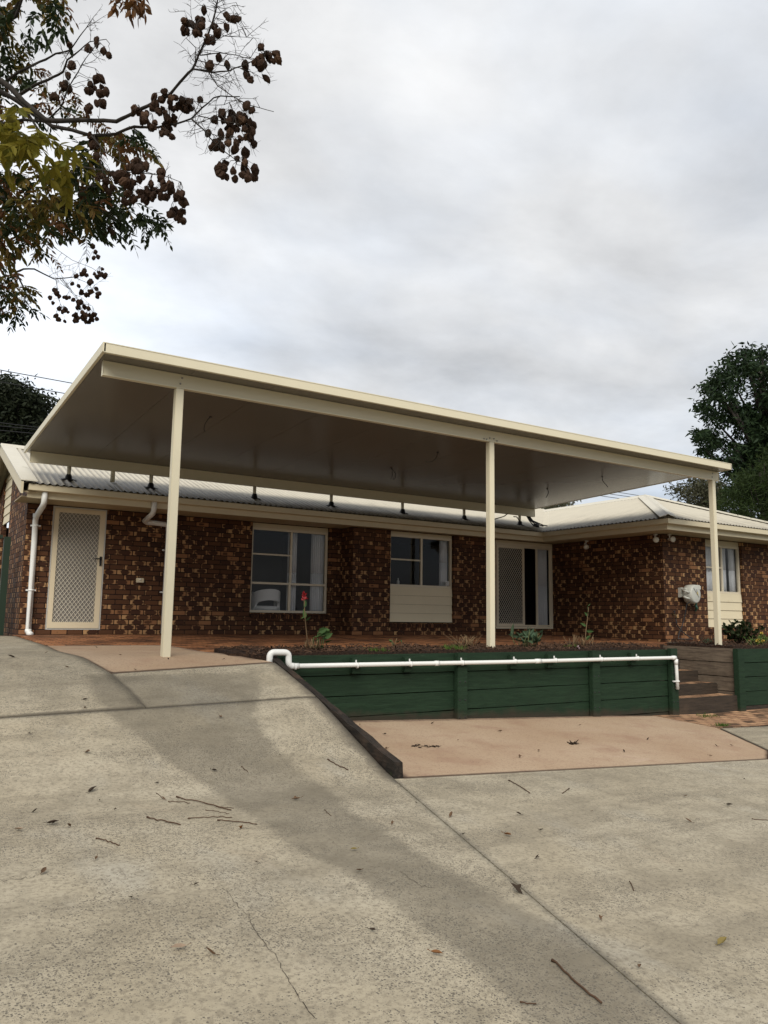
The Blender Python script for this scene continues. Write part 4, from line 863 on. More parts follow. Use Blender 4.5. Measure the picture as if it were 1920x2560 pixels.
# hose reel
t = thing('hose_reel', 'pale grey wall mounted hose reel with yellow sticker beside the wing window', 'hose reel', (14.12, YW, .93))
c = Vector((14.13, YW-.16, .93))
mb = MB(); mb.box((13.90, YW-.07, .86), (13.98, YW-.002, 1.06)); mb.box((13.90, YW-.16, 1.02), (14.02, YW-.07, 1.045)); mb.box((13.90, YW-.16, .87), (14.02, YW-.07, .895)); mb.build('wall_bracket', M['reel'], t)
ax = Vector((.12, -.99, .0)).normalized()
mb = MB(); mb.lathe([(0, -.12), (.15, -.12), (.185, -.10), (.195, -.04), (.195, .06), (.18, .095), (.165, .10), (0, .10)], c, ax, 28); hous = mb.build('reel_housing', M['reel'], t)
mb = MB(); mb.box((c.x+.02, c.y-.09, c.z+.08), (c.x+.20, c.y+.08, c.z+.19)); mb.build('hose_guide', M['reel'], hous, bevel=.02)
mb = MB()
for dz in (-.08, .05): mb.tube([(c.x-.23, c.y+.05, c.z+dz+.02), (c.x-.27, c.y-.05, c.z+dz), (c.x-.19, c.y-.08, c.z+dz-.02)], .022, 8)
mb.build('handle', M['reel'], hous)
e1 = Vector((.99, .12, 0)); P = lambda u, v, h=.103: c+ax*h+e1*u+Vector((0, 0, v))
mb = MB(); mb.face([P(.0, .0), P(.09, -.045), P(.055, .06)]); mb.build('sticker', M['orange_sticker'], hous)
mb = MB()
mb.hexa([P(-.11, .115), P(-.1, .125), P(.105, -.06), P(.095, -.07), P(-.11, .115, .106), P(-.1, .125, .106), P(.105, -.06, .106), P(.095, -.07, .106)])
for i in range(4): mb.face([P(-.02+.01*i, .09-.018*i, .104), P(.03+.01*i, .09-.018*i, .104), P(.03+.01*i, .096-.018*i, .104), P(-.02+.01*i, .096-.018*i, .104)])
mb.face([P(.035, .0, .105), P(.06, -.012, .105), P(.052, .02, .105)])
mb.build('label_print', M['greyink'], hous)
mb = MB(); mb.tube([P(-.04, -.10, .08), (13.98, YW-.14, .72), (13.95, YW-.10, .45), (13.90, YW-.07, .28), (13.80, YW-.06, .12), (13.72, YW-.10, .015), (13.85, YW-.2, .01), (14.00, YW-.24, .012), (14.06, YW-.2, .02), (13.98, YW-.12, .08), (13.86, YW-.07, .18), (13.75, YW-.06, .3), (13.70, YW-.07, .42)], .011, 8); mb.build('hose', M['hose'], t)
mb = MB(); mb.tube([(14.36, YW-.12, .90), (14.385, YW-.08, .78), (14.40, YW-.06, .66), (14.38, YW-.06, .58)], .018, 8); mb.tube([(14.36, YW-.07, .72), (14.39, YW-.09, .62)], .028, 8); mb.build('hose_nozzle', M['greenplastic'], t)
t = thing('garden_tap', 'dark brass garden tap low on the brick wing corner with the hose attached', 'tap', (13.69, YW, .5))
mb = MB(); mb.tube([(13.69, YW, .50), (13.69, YW-.07, .50)], .014, 8); mb.tube([(13.69, YW-.06, .51), (13.70, YW-.09, .47), (13.70, YW-.09, .42)], .014, 8); mb.build('spout', M['brass'], t)
mb = MB(); mb.tube([(13.69, YW-.055, .5), (13.69, YW-.055, .57)], .008, 8); mb.tube([(13.655, YW-.055, .57), (13.725, YW-.055, .57)], .009, 8); mb.build('handle', M['black'], t)

# ------------------------------------------------------------------ curtains and furniture behind the glass
def curtain(x0, x1, y, z0, z1, label, amp=.022, folds=9):
    mb = MB(); n = folds*8; rows = []
    for z in (z1, (z0+z1)/2, z0):
        k = 1+.12*((z1-z)/(z1-z0)); rows.append([(lerp(x0, x1, i/n), y+amp*k*math.sin(i/8*2*PI+.4*math.sin(i*.3))+.01*math.sin(i*.9), z) for i in range(n+1)])
    for a, b in zip(rows, rows[1:]):
        for i in range(n): mb.face([a[i], a[i+1], b[i+1], b[i]], None, 0, True)
    o = mb.build('curtain', M['curtain']); o.modifiers.new('solid', 'SOLIDIFY').thickness = .004
    return tag(o, label, 'curtain')
curtain(7.28, 7.56, YA+.13, .3, 2.13, 'white sheer curtain at the right end of the wide window', folds=6)
curtain(6.80, 7.0, YA+.22, .3, 2.13, 'white sheer curtain at the middle of the wide window', folds=3)
curtain(10.16, 10.36, YB2+.12, 1.0, 2.12, 'pale curtain gathered at the right of the kitchen window', folds=4)
curtain(13.0, 13.34, YB2+.12, .16, 2.12, 'long white curtain behind the sliding glass door', folds=5)
curtain(14.92, 15.42, YE+.12, .9, 2.12, 'grey white sheer curtain at the left of the wing window', folds=7)
curtain(15.56, 15.82, YE+.12, .9, 2.12, 'white sheer curtain left of the gap in the wing window', folds=5)
curtain(15.98, 16.2, YE+.12, .9, 2.12, 'white sheer curtain at the far right of the wing window', folds=4)
# dining chair and table
t = thing('dining_chair', 'white upholstered tub chair behind the wide window', 'chair', (6.42, 14.36, .12))
mb = MB(); cx, cy = 6.42, 14.36; n = 28
def ring(r, z, f=1): return [(cx+r*math.cos(PI+PI*(-.12+1.24*i/n))*1.0, cy+r*math.sin(PI+PI*(-.12+1.24*i/n))*.9, z+f*(.10*math.sin(PI*i/n)-.10)) for i in range(n+1)]
o_, i_ = [], []
def bt(i): q = abs(i/n-.5)*2; return .88-.17*q*q          # top edge height
def bb(i): q = abs(i/n-.5)*2; return lerp(.66, .60, (q/.55)**2) if q < .55 else lerp(.60, .46, min(1, (q-.55)/.1))
for lay, rr in ((o_, .30), (i_, .245)):
    for i in range(n+1):
        a = PI+PI*(-.12+1.24*i/n)
        lay.append([(cx+rr*math.cos(a), cy+rr*math.sin(a)*.92, lerp(bb(i), bt(i), k/5)) for k in range(6)])
for i in range(n):
    for k in range(5): mb.face([o_[i][k], o_[i+1][k], o_[i+1][k+1], o_[i][k+1]], None, 0, True); mb.face([i_[i+1][k], i_[i][k], i_[i][k+1], i_[i+1][k+1]], None, 0, True)
    mb.face([o_[i][5], o_[i+1][5], i_[i+1][5], i_[i][5]]); mb.face([o_[i+1][0], o_[i][0], i_[i][0], i_[i+1][0]])
for i in (0, n): mb.face([o_[i][0], o_[i][5], i_[i][5], i_[i][0]])
mb.build('backrest', M['chair'], t)
mb = MB(); mb.lathe([(0, 0), (.25, 0), (.285, .03), (.285, .075), (.25, .1), (0, .105)], (cx, cy+.02, .45), (0, 0, 1), 24); mb.build('seat', M['chair'], t, bevel=0)
for sx in (-1, 1):
    for sy in (-1, 1): mb = MB(); mb.tube([(cx+sx*.19, cy+sy*.18, .46), (cx+sx*.24, cy+sy*.23, .10)], [.014, .009], 8); mb.build('leg', M['black'], t)
t = thing('dining_table', 'white table left of the tub chair inside the wide window', 'table', (5.9, 14.8, .12))
mb = MB(); mb.lathe([(0, 0), (.55, 0), (.57, .012), (.57, .03), (0, .035)], (5.75, 14.85, .80), (0, 0, 1), 32); mb.build('tabletop', M['chair'], t)
mb = MB(); mb.lathe([(.26, 0), (.24, .05), (.17, .4), (.2, .7)], (5.80, 14.8, .10), (0, 0, 1), 20); mb.build('pedestal', M['chair'], t)
t = thing('flower_vase', 'pale vase of white flowers on the table behind the wide window', 'vase', (5.92, 14.62, .83))
mb = MB(); mb.lathe([(.0, 0), (.05, 0), (.075, .08), (.06, .16), (.035, .20), (.045, .23)], (5.95, 14.55, .835), (0, 0, 1), 16); mb.build('vase', M['chair'], t)
mb = MB(); mg = MB()
for k in range(12):
    q = rnd.uniform(0, 6.28); r_ = rnd.uniform(.03, .16); p = Vector((5.97+r_*math.cos(q), 14.55+r_*math.sin(q), rnd.uniform(1.1, 1.42)))
    mg.tube([(5.95, 14.55, 1.04), p], .004, 5)
    for j in range(7):
        d = Vector((rnd.gauss(0, 1), rnd.gauss(0, 1), rnd.gauss(0, 1))).normalized()*.035; s_ = d.orthogonal().normalized()*.02; (mb if k % 3 else mg).face([p, p+d*.6+s_, p+d, p+d*.6-s_])
mb.build('flower_head', M['chair'], t); mg.build('stem', M['greenstem'], t)
t = MB(); t.lathe([(0, 0), (.028, 0), (.03, .09), (.012, .11), (.012, .14), (.02, .145), (.0, .15)], (9.1, YB2+.15, 1.03), (0, 0, 1), 12); tag(t.build('soap_bottle', M['reel']), 'small pump bottle on the kitchen window ledge', 'bottle')
t = MB(); t.box((8.70, YB2+.12, .96), (10.45, YB2+.5, 1.0)); t.build('benchtop', M['roomdark'], house)
mb = MB(); mb.face([(10.25, YB2+.022, 1.06), (10.345, YB2+.022, 1.06), (10.345, YB2+.022, 1.15), (10.25, YB2+.022, 1.15)]); nt_ = mb.build('window_notice', M['paper']); nt_.modifiers.new('solid', 'SOLIDIFY').thickness = .002; tag(nt_, 'small white printed notice in the lower right corner of the kitchen window', 'notice')
mb = MB()
for k in range(3): mb.box((10.262, YB2+.0185, 1.075+.022*k), (10.333, YB2+.0195, 1.085+.022*k))
pr_ = mb.build('print', M['greyink'], nt_)

# green steel fence left of the house
t = thing('steel_fence', 'dark green steel fence at the left end of the house', 'fence', (0.3, 14.3, 0))
mb = MB(); x = -6.0
prof = [(0, 0), (.05, 0), (.07, .03), (.17, .03), (.19, 0), (.25, 0)]
while x < 1.55:
    for (a, da), (b, db) in zip(prof, prof[1:]):
        if x+b > 1.6: break
        mb.face([(x+a, 14.3-da, 0), (x+b, 14.3-db, 0), (x+b, 14.3-db, 1.58), (x+a, 14.3-da, 1.58)])
    x += .25
mb.build('fence_sheet', M['fence'], t)
mb = MB(); mb.box((-6, 14.25, 1.575), (1.61, 14.35, 1.63)); mb.box((-6, 14.25, .0), (1.61, 14.35, .05)); mb.build('rail', M['fence'], t)
for x in (1.68, -.7, -3.1): mb = MB(); mb.box((x-.05, 14.20, -.02), (x+.05, 14.29 if x > 1 else 14.4, 1.60)); mb.build('post', M['fence'], t)
# ------------------------------------------------------------------ plants
def leaf(mb, p, d, ln, wd, nrm=None, fold=.25, curl=.0):
    d = Vector(d).normalized(); s = d.cross(nrm if nrm is not None else Vector((rnd.gauss(0, 1), rnd.gauss(0, 1), rnd.gauss(0, 1)))); s = s.normalized() if s.length > 1e-5 else d.orthogonal().normalized()
    n = s.cross(d); p = Vector(p); w = wd/2; c = n*(curl*ln)
    mb.mesh([p, p+d*ln*.3+s*w*.9+n*w*fold, p+d*ln*.62+s*w*.8+n*w*fold+c*.4, p+d*ln+c, p+d*ln*.62-s*w*.8+n*w*fold+c*.4, p+d*ln*.3-s*w*.9+n*w*fold, p+d*ln*.3, p+d*ln*.62+c*.4],
            [(0, 1, 6), (0, 6, 5), (6, 1, 2, 7), (5, 6, 7, 4), (7, 2, 3), (4, 7, 3)])
def gz(x, y): return hbed(x, y)
def onbed(u, y): q = ray(u, 1615); t = y/q[1]; x = q[0]*t; return Vector((x, y, gz(x, y)))
RV = lambda a=1: Vector((rnd.gauss(0, a), rnd.gauss(0, a), rnd.gauss(0, a)))
# red flower on a tall stem
p = onbed(770, 8.72)
t = thing('flower_plant', 'tall thin flower stem with one red bloom growing from a dry clump', 'plant', p)
top = p+Vector((-.075, .0, .64)); pts = [p, p+Vector((-.02, 0, .15)), p+Vector((-.05, 0, .36)), top]
mb = MB(); mb.tube(pts, [.008, .007, .006, .005], 6)
for k in range(26):
    a = p+Vector((rnd.uniform(-.03, .16), rnd.uniform(-.06, .06), 0)); mb.tube([a, a+Vector((rnd.gauss(0, .02), rnd.gauss(0, .02), rnd.uniform(.03, .12)))], .004, 4)
mb.build('stem', M['drystem'], t)
mb = MB()
for k in range(22):
    d = Vector((rnd.gauss(0, .6), rnd.gauss(0, .6), rnd.uniform(-.1, 1.2))); leaf(mb, top+RV(.006)-Vector((0, 0, rnd.uniform(-.03, .05))), d, rnd.uniform(.03, .052), .032, None, .4)
mb.build('flower', M['red'], t)
mb = MB()
leaf(mb, pts[2]+Vector((0, 0, .0)), (-.15, 0, .7), .13, .06); leaf(mb, pts[2]+Vector((-.03, 0, .03)), (-.3, -.3, -.1), .11, .07); leaf(mb, pts[2]+Vector((-.02, 0, .14)), (.1, -.2, .8), .10, .05); leaf(mb, pts[2]-Vector((0, 0, .02)), (.3, -.2, .3), .09, .05)
for dx, h in ((.13, .2), (.16, .22), (.2, .17), (.1, .14), (.22, .13)):
    a = p+Vector((dx-.03, rnd.uniform(-.03, .03), 0)); b = a+Vector((.02, 0, h)); mb.tube([a, b], .005, 5); leaf(mb, b, (rnd.uniform(-.4, .9), -.4, rnd.uniform(-.2, .5)), .13, .08); leaf(mb, b-Vector((0, 0, .05)), (.8, -.2, .2), .11, .06)
mb.build('foliage', M['plant'], t)
def stemplant(u, y, label, nst, hgt, leafn, lmat, smat, spread=.1, lsize=(.12, .05), lean=.25, name='garden_plant', extra=None):
    p = onbed(u, y); t = thing(name, label, 'plant', p)
    ms = MB(); ml = MB()
    for k in range(nst):
        a = p+Vector((rnd.uniform(-spread, spread), rnd.uniform(-spread*.6, spread*.6), -.01)); h = hgt*rnd.uniform(.45, 1.0)
        b = a+Vector((rnd.gauss(0, lean)*h, rnd.gauss(0, lean)*h, h)); m_ = a.lerp(b, .5)+RV(.012); ms.tube([a, m_, b], [.006, .005, .003], 5)
        for j in range(leafn):
            f = rnd.uniform(.35, 1); leaf(ml, a.lerp(b, f), (rnd.gauss(0, 1), rnd.gauss(0, 1), rnd.uniform(.0, 1.1)), lsize[0]*rnd.uniform(.6, 1.1), lsize[1]*rnd.uniform(.7, 1.1), None, .3, rnd.uniform(-.2, .1))
    if extra: extra(p, t, ms, ml)
    if ms.v: ms.build('stem', M[smat], t)
    if ml.v: ml.build('foliage', M[lmat], t)
stemplant(985, 8.75, 'small cut back plant with a few green shoots below the kitchen window', 5, .14, 2, 'plant', 'drystem', .09, (.06, .03))
stemplant(1165, 8.9, 'dry grey twiggy plant in the bed left of the middle post', 40, .2, 0, 'plant', 'drystem', .14, lean=.5)
stemplant(1318, 8.75, 'leafy bluish green clump in the bed right of the middle post', 16, .26, 3, 'bluegreen', 'greenstem', .16, (.2, .065), .3)
def tall(p, t, ms, ml):
    pts = [p+Vector((.1, 0, 0)), p+Vector((.14, 0, .25)), p+Vector((.19, 0, .5)), p+Vector((.21, 0, .62))]; ms.tube(pts, [.009, .008, .006, .004], 6)
    for k in range(7): leaf(ml, pts[2]+Vector((.0, 0, rnd.uniform(-.05, .14))), (rnd.gauss(0, .5), rnd.gauss(0, .5), .8), .07, .025)
    leaf(ml, pts[2]-Vector((.04, 0, .18)), (-.8, -.1, .25), .17, .05); leaf(ml, pts[1], (.6, -.3, -.05), .13, .06); leaf(ml, p+Vector((.12, 0, .1)), (.5, -.3, .5), .12, .06)
stemplant(1450, 8.75, 'brown stalky plant with one tall leafy stem in front of the wing wall', 34, .22, 0, 'plant', 'drystem', .2, lean=.3, extra=tall)
stemplant(1772, 8.95, 'low grey green plant at the foot of the right post', 26, .13, 3, 'bluegreen', 'darkstem', .16, (.05, .015), .6)
stemplant(1852, 9.1, 'dark green leafy bush in the bed below the wing window', 30, .46, 13, 'leaf_dark', 'darkstem', .26, (.11, .07), .3, name='bush')
def yf(p, t, ms, ml):
    my = MB()
    for k in range(9):
        c = p+Vector((rnd.uniform(-.2, .2), rnd.uniform(-.15, .05), rnd.uniform(.08, .24)))
        for j in range(12): leaf(my, c, RV(1)+Vector((0, 0, .4)), .035, .025)
    my.build('flower', M['yellow'], t)
stemplant(1893, 8.6, 'yellow flowering plant at the right edge of the bed', 24, .2, 6, 'weed', 'greenstem', .2, (.06, .03), .4, name='flower_plant', extra=yf)
def rf(p, t, ms, ml):
    my = MB()
    for k in range(6):
        c = p+Vector((rnd.uniform(-.12, .12), rnd.uniform(-.1, .05), rnd.uniform(.1, .22)))
        for j in range(12): leaf(my, c, RV(1)+Vector((0, 0, .4)), .04, .03)
    my.build('flower', M['red'], t)
stemplant(1922, 8.9, 'red flowering plant at the right edge behind the yellow flowers', 14, .2, 5, 'weed', 'greenstem', .14, (.06, .03), .4, name='flower_plant', extra=rf)
def tuft(p, n, h, sp, label, mat='weed', cat='weed', wd=.008):
    mb = MB()
    for k in range(n):
        a = p+Vector((rnd.gauss(0, sp), rnd.gauss(0, sp*.5), 0)); leaf(mb, a, (rnd.gauss(0, .5), rnd.gauss(0, .5), 1), h*rnd.uniform(.5, 1.1), wd)
    tag(mb.build('weed', M[mat]), label, cat)
tuft(onbed(945, 8.38), 90, .07, .09, 'low green weed tuft by the wall top left of the middle post')
tuft(onbed(1131, 8.38), 120, .085, .1, 'green grassy tuft by the wall top beside the middle post')
tuft(onbed(1430, 8.36), 40, .05, .06, 'small weed tuft by the wall top below the stalky plant')
pp = onbed(1445, 8.42); mb = MB()
for j in range(10): leaf(mb, pp+Vector((0, 0, .02)), RV(1)+Vector((0, 0, .6)), .035, .03)
tag(mb.build('fallen_petal', M['pink']), 'pale pink petals lying on the mulch by the stalky plant', 'petal')
tuft(Vector(G(1805, 1815)), 120, .05, .07, 'flat green weed growing between the clay pavers'); tuft(Vector(G(1765, 1792)), 80, .06, .12, 'thin weeds along the foot of the bottom step')
tuft(Vector((3.70, 7.5, ztop(7.5)-.05)), 110, .035, .07, 'dark moss tuft on the side of the sloping sleeper', 'weed', 'moss', .012)

# ------------------------------------------------------------------ background trees
def bgtree(name, label, blobs, d, dd, mat, nclump, nleaf, ls, lw_, csz, trunk, droop=.3, limbs=()):
    loc = atd(trunk[0], 1500, d); zg = -.1
    t = thing(name, label, 'tree', (loc.x, loc.y, zg), None)
    px = d/FPX; tot = sum(b[2]*b[3] for b in blobs); mb = MB(); lm = MB(); cs_ = []
    for b in blobs:
        for k in range(max(5, int(nclump*b[2]*b[3]/tot))):
            q = rnd.uniform(0, 6.283); r_ = math.sqrt(rnd.random()); c = atd(b[0]+b[2]*r_*math.cos(q), b[1]+b[3]*r_*math.sin(q), d+rnd.uniform(-dd, dd)); cs_.append(c)
            for j in range(nleaf):
                o = RV(csz); o.z *= .7; dr = Vector((rnd.gauss(0, 1), rnd.gauss(0, 1), rnd.gauss(-droop*2, .7)))
                p = c+o; dn = dr.normalized(); s = dn.cross(RV()).normalized(); l2 = ls*rnd.uniform(.6, 1.2)
                mb.face([p, p+dn*l2*.45+s*lw_*.5, p+dn*l2, p+dn*l2*.45-s*lw_*.5])
    mb.build('crown', mat, t)
    base = Vector((loc.x, loc.y, zg)); ttop = atd(trunk[1], trunk[2], d); h = ttop.z-zg
    mid = base.lerp(ttop, .5)+Vector((h*.02, 0, 0)); lm.tube([base, mid, ttop], [h*.035, h*.027, h*.012], 8)
    rnd.shuffle(cs_)
    for c in cs_[:max(14, len(cs_)//7)]:
        f = clamp((c.z-zg)/h*.75, .35, .95); a = base.lerp(mid, f*2) if f < .5 else mid.lerp(ttop, f*2-1); m_ = a.lerp(c, .5)+Vector((0, 0, -.05*h*rnd.random())); lm.tube([a, m_, c], [h*.010, h*.006, h*.002], 5)
    lm.build('trunk', M['darkbark'], t)
bgtree('broadleaf_tree', 'tall dark green tree rising behind the right end of the house', [(1866, 884, 8, 12), (1872, 905, 14, 16), (1830, 900, 8, 14), (1842, 925, 16, 18), (1908, 888, 9, 14), (1902, 915, 16, 18), (1868, 940, 26, 30), (1915, 960, 34, 40), (1832, 962, 18, 24), (1800, 930, 6, 8), (1806, 958, 12, 14), (1812, 1000, 26, 22), (1774, 967, 6, 5), (1784, 985, 9, 12), (1760, 1015, 5, 10), (1775, 1030, 14, 12), (1796, 1055, 24, 18), (1748, 1088, 6, 8), (1768, 1082, 14, 10), (1762, 1122, 8, 7), (1785, 1105, 18, 14), (1850, 1040, 30, 40), (1870, 1085, 60, 60), (1915, 1080, 50, 100), (1800, 1150, 26, 18), (1850, 1160, 50, 44), (1910, 1200, 70, 50), (1995, 1000, 80, 130), (1995, 1150, 80, 150), (1845, 1225, 36, 36)], 22, 1.4, M['bg_dark'], 520, 40, .19, .06, .13, (1960, 1900, 930), .35)
bgtree('feathery_tree', 'feathery mid green tree in front of the tall dark tree at the right edge', [(1832, 1265, 40, 40), (1872, 1238, 44, 44), (1908, 1195, 30, 40), (1900, 1295, 60, 40), (1845, 1305, 42, 30), (1925, 1150, 14, 26), (1970, 1240, 60, 90), (1800, 1300, 20, 18), (1860, 1196, 10, 8), (1798, 1262, 10, 10)], 19.5, .9, M['bg_fine'], 300, 46, .17, .02, .13, (1930, 1900, 1180), -.2)
bgtree('gum_tree', 'sparse grey green gum tree far behind the wing roof beside the right post', [(1735, 1218, 22, 22), (1762, 1208, 30, 20), (1704, 1228, 14, 12), (1690, 1222, 7, 7), (1775, 1245, 30, 32), (1742, 1255, 20, 16), (1795, 1230, 20, 36), (1770, 1278, 30, 14)], 38, 2.0, M['bg_grey'], 150, 34, .20, .07, .26, (1770, 1760, 1215), .2)
bgtree('far_tree', 'small far tree peeping over the wing ridge', [(1385, 1268, 22, 9), (1412, 1263, 13, 9), (1352, 1276, 22, 7)], 46, 2, M['bg_grey'], 50, 34, .24, .08, .26, (1385, 1390, 1268), .2)
bgtree('far_tree', 'tiny dark far tree on the wing roof line left of the gum tree', [(1727, 1272, 12, 6)], 46, 1, M['bg_far'], 12, 30, .24, .08, .22, (1727, 1727, 1272), .2)
bgtree('broad_tree', 'broad dark tree behind the gable at the left edge', [(5, 968, 30, 22), (42, 975, 24, 16), (20, 990, 60, 30), (80, 1012, 32, 24), (60, 1050, 62, 45), (102, 1058, 20, 46), (20, 1060, 50, 70), (132, 1017, 9, 7), (40, 1120, 80, 40), (-60, 1020, 70, 90)], 34, 2.5, M['bg_far'], 520, 40, .24, .10, .28, (30, 40, 985), .1)

# power lines
def line(p0, p1, label, grp):
    a, b = Vector(p0), Vector(p1); d = (b-a)/(b.x-a.x); n = 24; xs = [lerp(grp[0], grp[1], i/n) for i in range(n+1)]
    mb = MB(); mb.tube([a+d*(x-a.x) for x in xs], .016, 5); tag(mb.build('power_line', M['black']), label, 'power line', 'overhead wires behind the house')
L1 = (-18, 9.5); L2 = (30, 60)
line(hit(0, 925, 1, 30), hit(180, 958, 1, 30), 'topmost overhead wire above the left tree', L1); line(hit(57, 965, 1, 30), hit(164, 984, 1, 30), 'second overhead wire just above the left tree', L1)
line(hit(0, 1057, 1, 29.5), hit(98, 1069, 1, 29.5), 'overhead wire crossing in front of the left tree, highest of three', (-18, 9.5)); line(hit(0, 1065, 1, 29.5), hit(93, 1074, 1, 29.5), 'overhead wire crossing in front of the left tree, middle of three', (-18, 9.5)); line(hit(0, 1076, 1, 29.5), hit(87, 1084, 1, 29.5), 'overhead wire crossing in front of the left tree, lowest of three', (-18, 9.5))
line(hit(1560, 1233, 1, 30), hit(1704, 1256, 1, 30), 'highest overhead wire above the wing roof', L2); line(hit(1560, 1240, 1, 30), hit(1718, 1262, 1, 30), 'middle overhead wire above the wing roof', L2); line(hit(1560, 1248, 1, 30), hit(1700, 1268, 1, 30), 'lowest overhead wire above the wing roof', L2)
# ------------------------------------------------------------------ overhanging golden rain tree at upper left
tb = atd(-760, 1500, 5.2); tb.z = H(tb.x, tb.y)
tree = thing('overhanging_tree', 'overhanging tree with bare twigs, papery brown seed pods and yellowing leaves at upper left', 'tree', tb)
BR = []      # (pixel polyline, depth start, depth end, radius start, radius end)
def B(pts, d0, d1, r0_, r1_): BR.append((pts, d0, d1, r0_, r1_))
B([(-140, 120), (0, 200), (25, 218), (60, 255), (115, 300), (135, 302), (200, 300), (290, 303), (330, 285), (370, 265), (400, 250), (426, 236), (450, 205), (480, 173), (495, 140), (510, 110), (520, 85), (530, 60), (540, 25), (547, -20)], 4.6, 4.0, .026, .0045)
B([(-140, 190), (0, 228), (40, 250), (100, 295), (130, 315), (180, 325), (230, 340), (290, 335), (335, 316), (380, 320), (440, 310), (478, 297), (505, 270), (535, 245), (552, 240), (600, 242)], 4.7, 4.1, .024, .003)
B([(478, 297), (510, 325), (525, 345), (560, 378), (590, 400)], 4.1, 4.05, .006, .0025)
B([(485, 173), (530, 181), (570, 177), (610, 163), (640, 148), (662, 140)], 4.05, 3.95, .006, .003)
B([(500, 138), (550, 132), (590, 138), (640, 152)], 4.05, 4.0, .004, .002)
B([(497, 152), (560, 165), (600, 170)], 4.05, 4.0, .003, .002)
B([(523, 183), (545, 215), (580, 240), (620, 262), (650, 270), (684, 279)], 4.05, 3.95, .004, .002)
B([(497, 290), (545, 300), (590, 308)], 4.1, 4.0, .004, .002)
B([(482, 300), (515, 330), (560, 345)], 4.1, 4.0, .003, .002)
B([(600, 246), (560, 262), (520, 262)], 4.1, 4.05, .002, .002)
B([(535, 20), (560, 12), (590, 6)], 4.0, 4.0, .002, .001)
B([(530, 60), (552, 30), (580, 14), (597, 40)], 4.0, 4.0, .002, .001)
B([(515, 100), (490, 75), (470, 50), (462, 28)], 4.0, 4.0, .003, .001)
B([(540, 30), (505, 15), (480, -5)], 4.0, 4.0, .002, .001)
B([(505, 115), (560, 90), (600, 92), (648, 96)], 4.0, 3.95, .003, .001)
B([(488, 165), (490, 120), (465, 95)], 4.05, 4.0, .004, .002)
B([(20, 200), (40, 185), (100, 155), (140, 135), (175, 125), (190, 105), (215, 70), (232, 45)], 4.8, 4.4, .012, .002)
B([(45, 240), (90, 210), (120, 200), (158, 180), (168, 150), (200, 125), (225, 105), (265, 98)], 4.7, 4.3, .014, .002)
B([(115, 305), (150, 268), (175, 215), (195, 180), (215, 145), (240, 112)], 4.5, 4.2, .007, .002)
B([(-100, 330), (0, 312), (60, 300), (110, 303)], 4.8, 4.6, .016, .01)
B([(230, 340), (262, 380), (300, 405), (350, 425), (400, 440)], 4.3, 4.0, .006, .002)
B([(60, 270), (100, 330), (135, 370), (200, 417), (275, 428), (350, 432), (412, 440), (452, 455)], 4.5, 4.0, .009, .002)
B([(-100, 480), (0, 493), (35, 494), (70, 502), (150, 503), (190, 478), (240, 460), (300, 480)], 5.4, 4.6, .018, .004)
B([(60, 500), (150, 520), (260, 530), (330, 530), (400, 580)], 5.3, 5.0, .010, .003)
B([(-40, 480), (9, 574), (26, 608), (36, 640), (36, 675), (45, 690), (58, 718), (65, 738), (60, 770)], 6.6, 6.8, .022, .006)
B([(38, 680), (58, 672), (85, 672), (110, 685), (135, 697), (165, 695), (185, 693), (212, 686)], 6.8, 7.0, .012, .004)
B([(140, 697), (146, 740), (153, 768)], 7.0, 7.0, .004, .002)
B([(150, 697), (172, 722), (192, 748)], 7.0, 7.0, .004, .002)
B([(157, 697), (178, 725), (205, 760)], 7.0, 7.0, .004, .002)
B([(185, 693), (220, 708), (240, 735)], 7.0, 7.0, .003, .002)
B([(60, 600), (130, 615), (180, 650), (230, 670), (260, 690)], 6.6, 7.0, .004, .002)
B([(0, 590), (20, 640), (10, 720), (14, 780)], 6.8, 6.9, .008, .003)
B([(45, 690), (35, 730), (10, 760)], 6.8, 6.9, .006, .003)
B([(-60, -40), (20, 60), (60, -30)], 5.0, 4.8, .02, .01)
B([(-30, 90), (40, 40), (60, -20)], 5.0, 4.9, .016, .012)
bp = MB(); BPTS = []
for pts, d0, d1, a, b in BR:
    n = len(pts); L_ = [0]
    for i in range(1, n): L_.append(L_[-1]+math.dist(pts[i], pts[i-1]))
    P3 = []; R3 = []
    for i in range(n-1):
        m = max(2, int((L_[i+1]-L_[i])/14))
        for k in range(m + (i == n-2)):
            f = k/m; u, v = lerp(pts[i][0], pts[i+1][0], f), lerp(pts[i][1], pts[i+1][1], f); s = lerp(L_[i], L_[i+1], f)/L_[-1]
            d = lerp(d0, d1, s); jx = 2.2*mnoise.noise((u*.04, v*.04, d0*3)); P3.append(atd(u+jx, v+jx*.7, d)); R3.append(.8*lerp(a, b, s**.8)*(1+.18*mnoise.noise((u*.09, v*.09, 1))))
            BPTS.append((u, v, d, R3[-1]))
    bp.tube(P3, R3, 8 if a > .008 else 5)
bp.build('branch', M['bark'], tree)
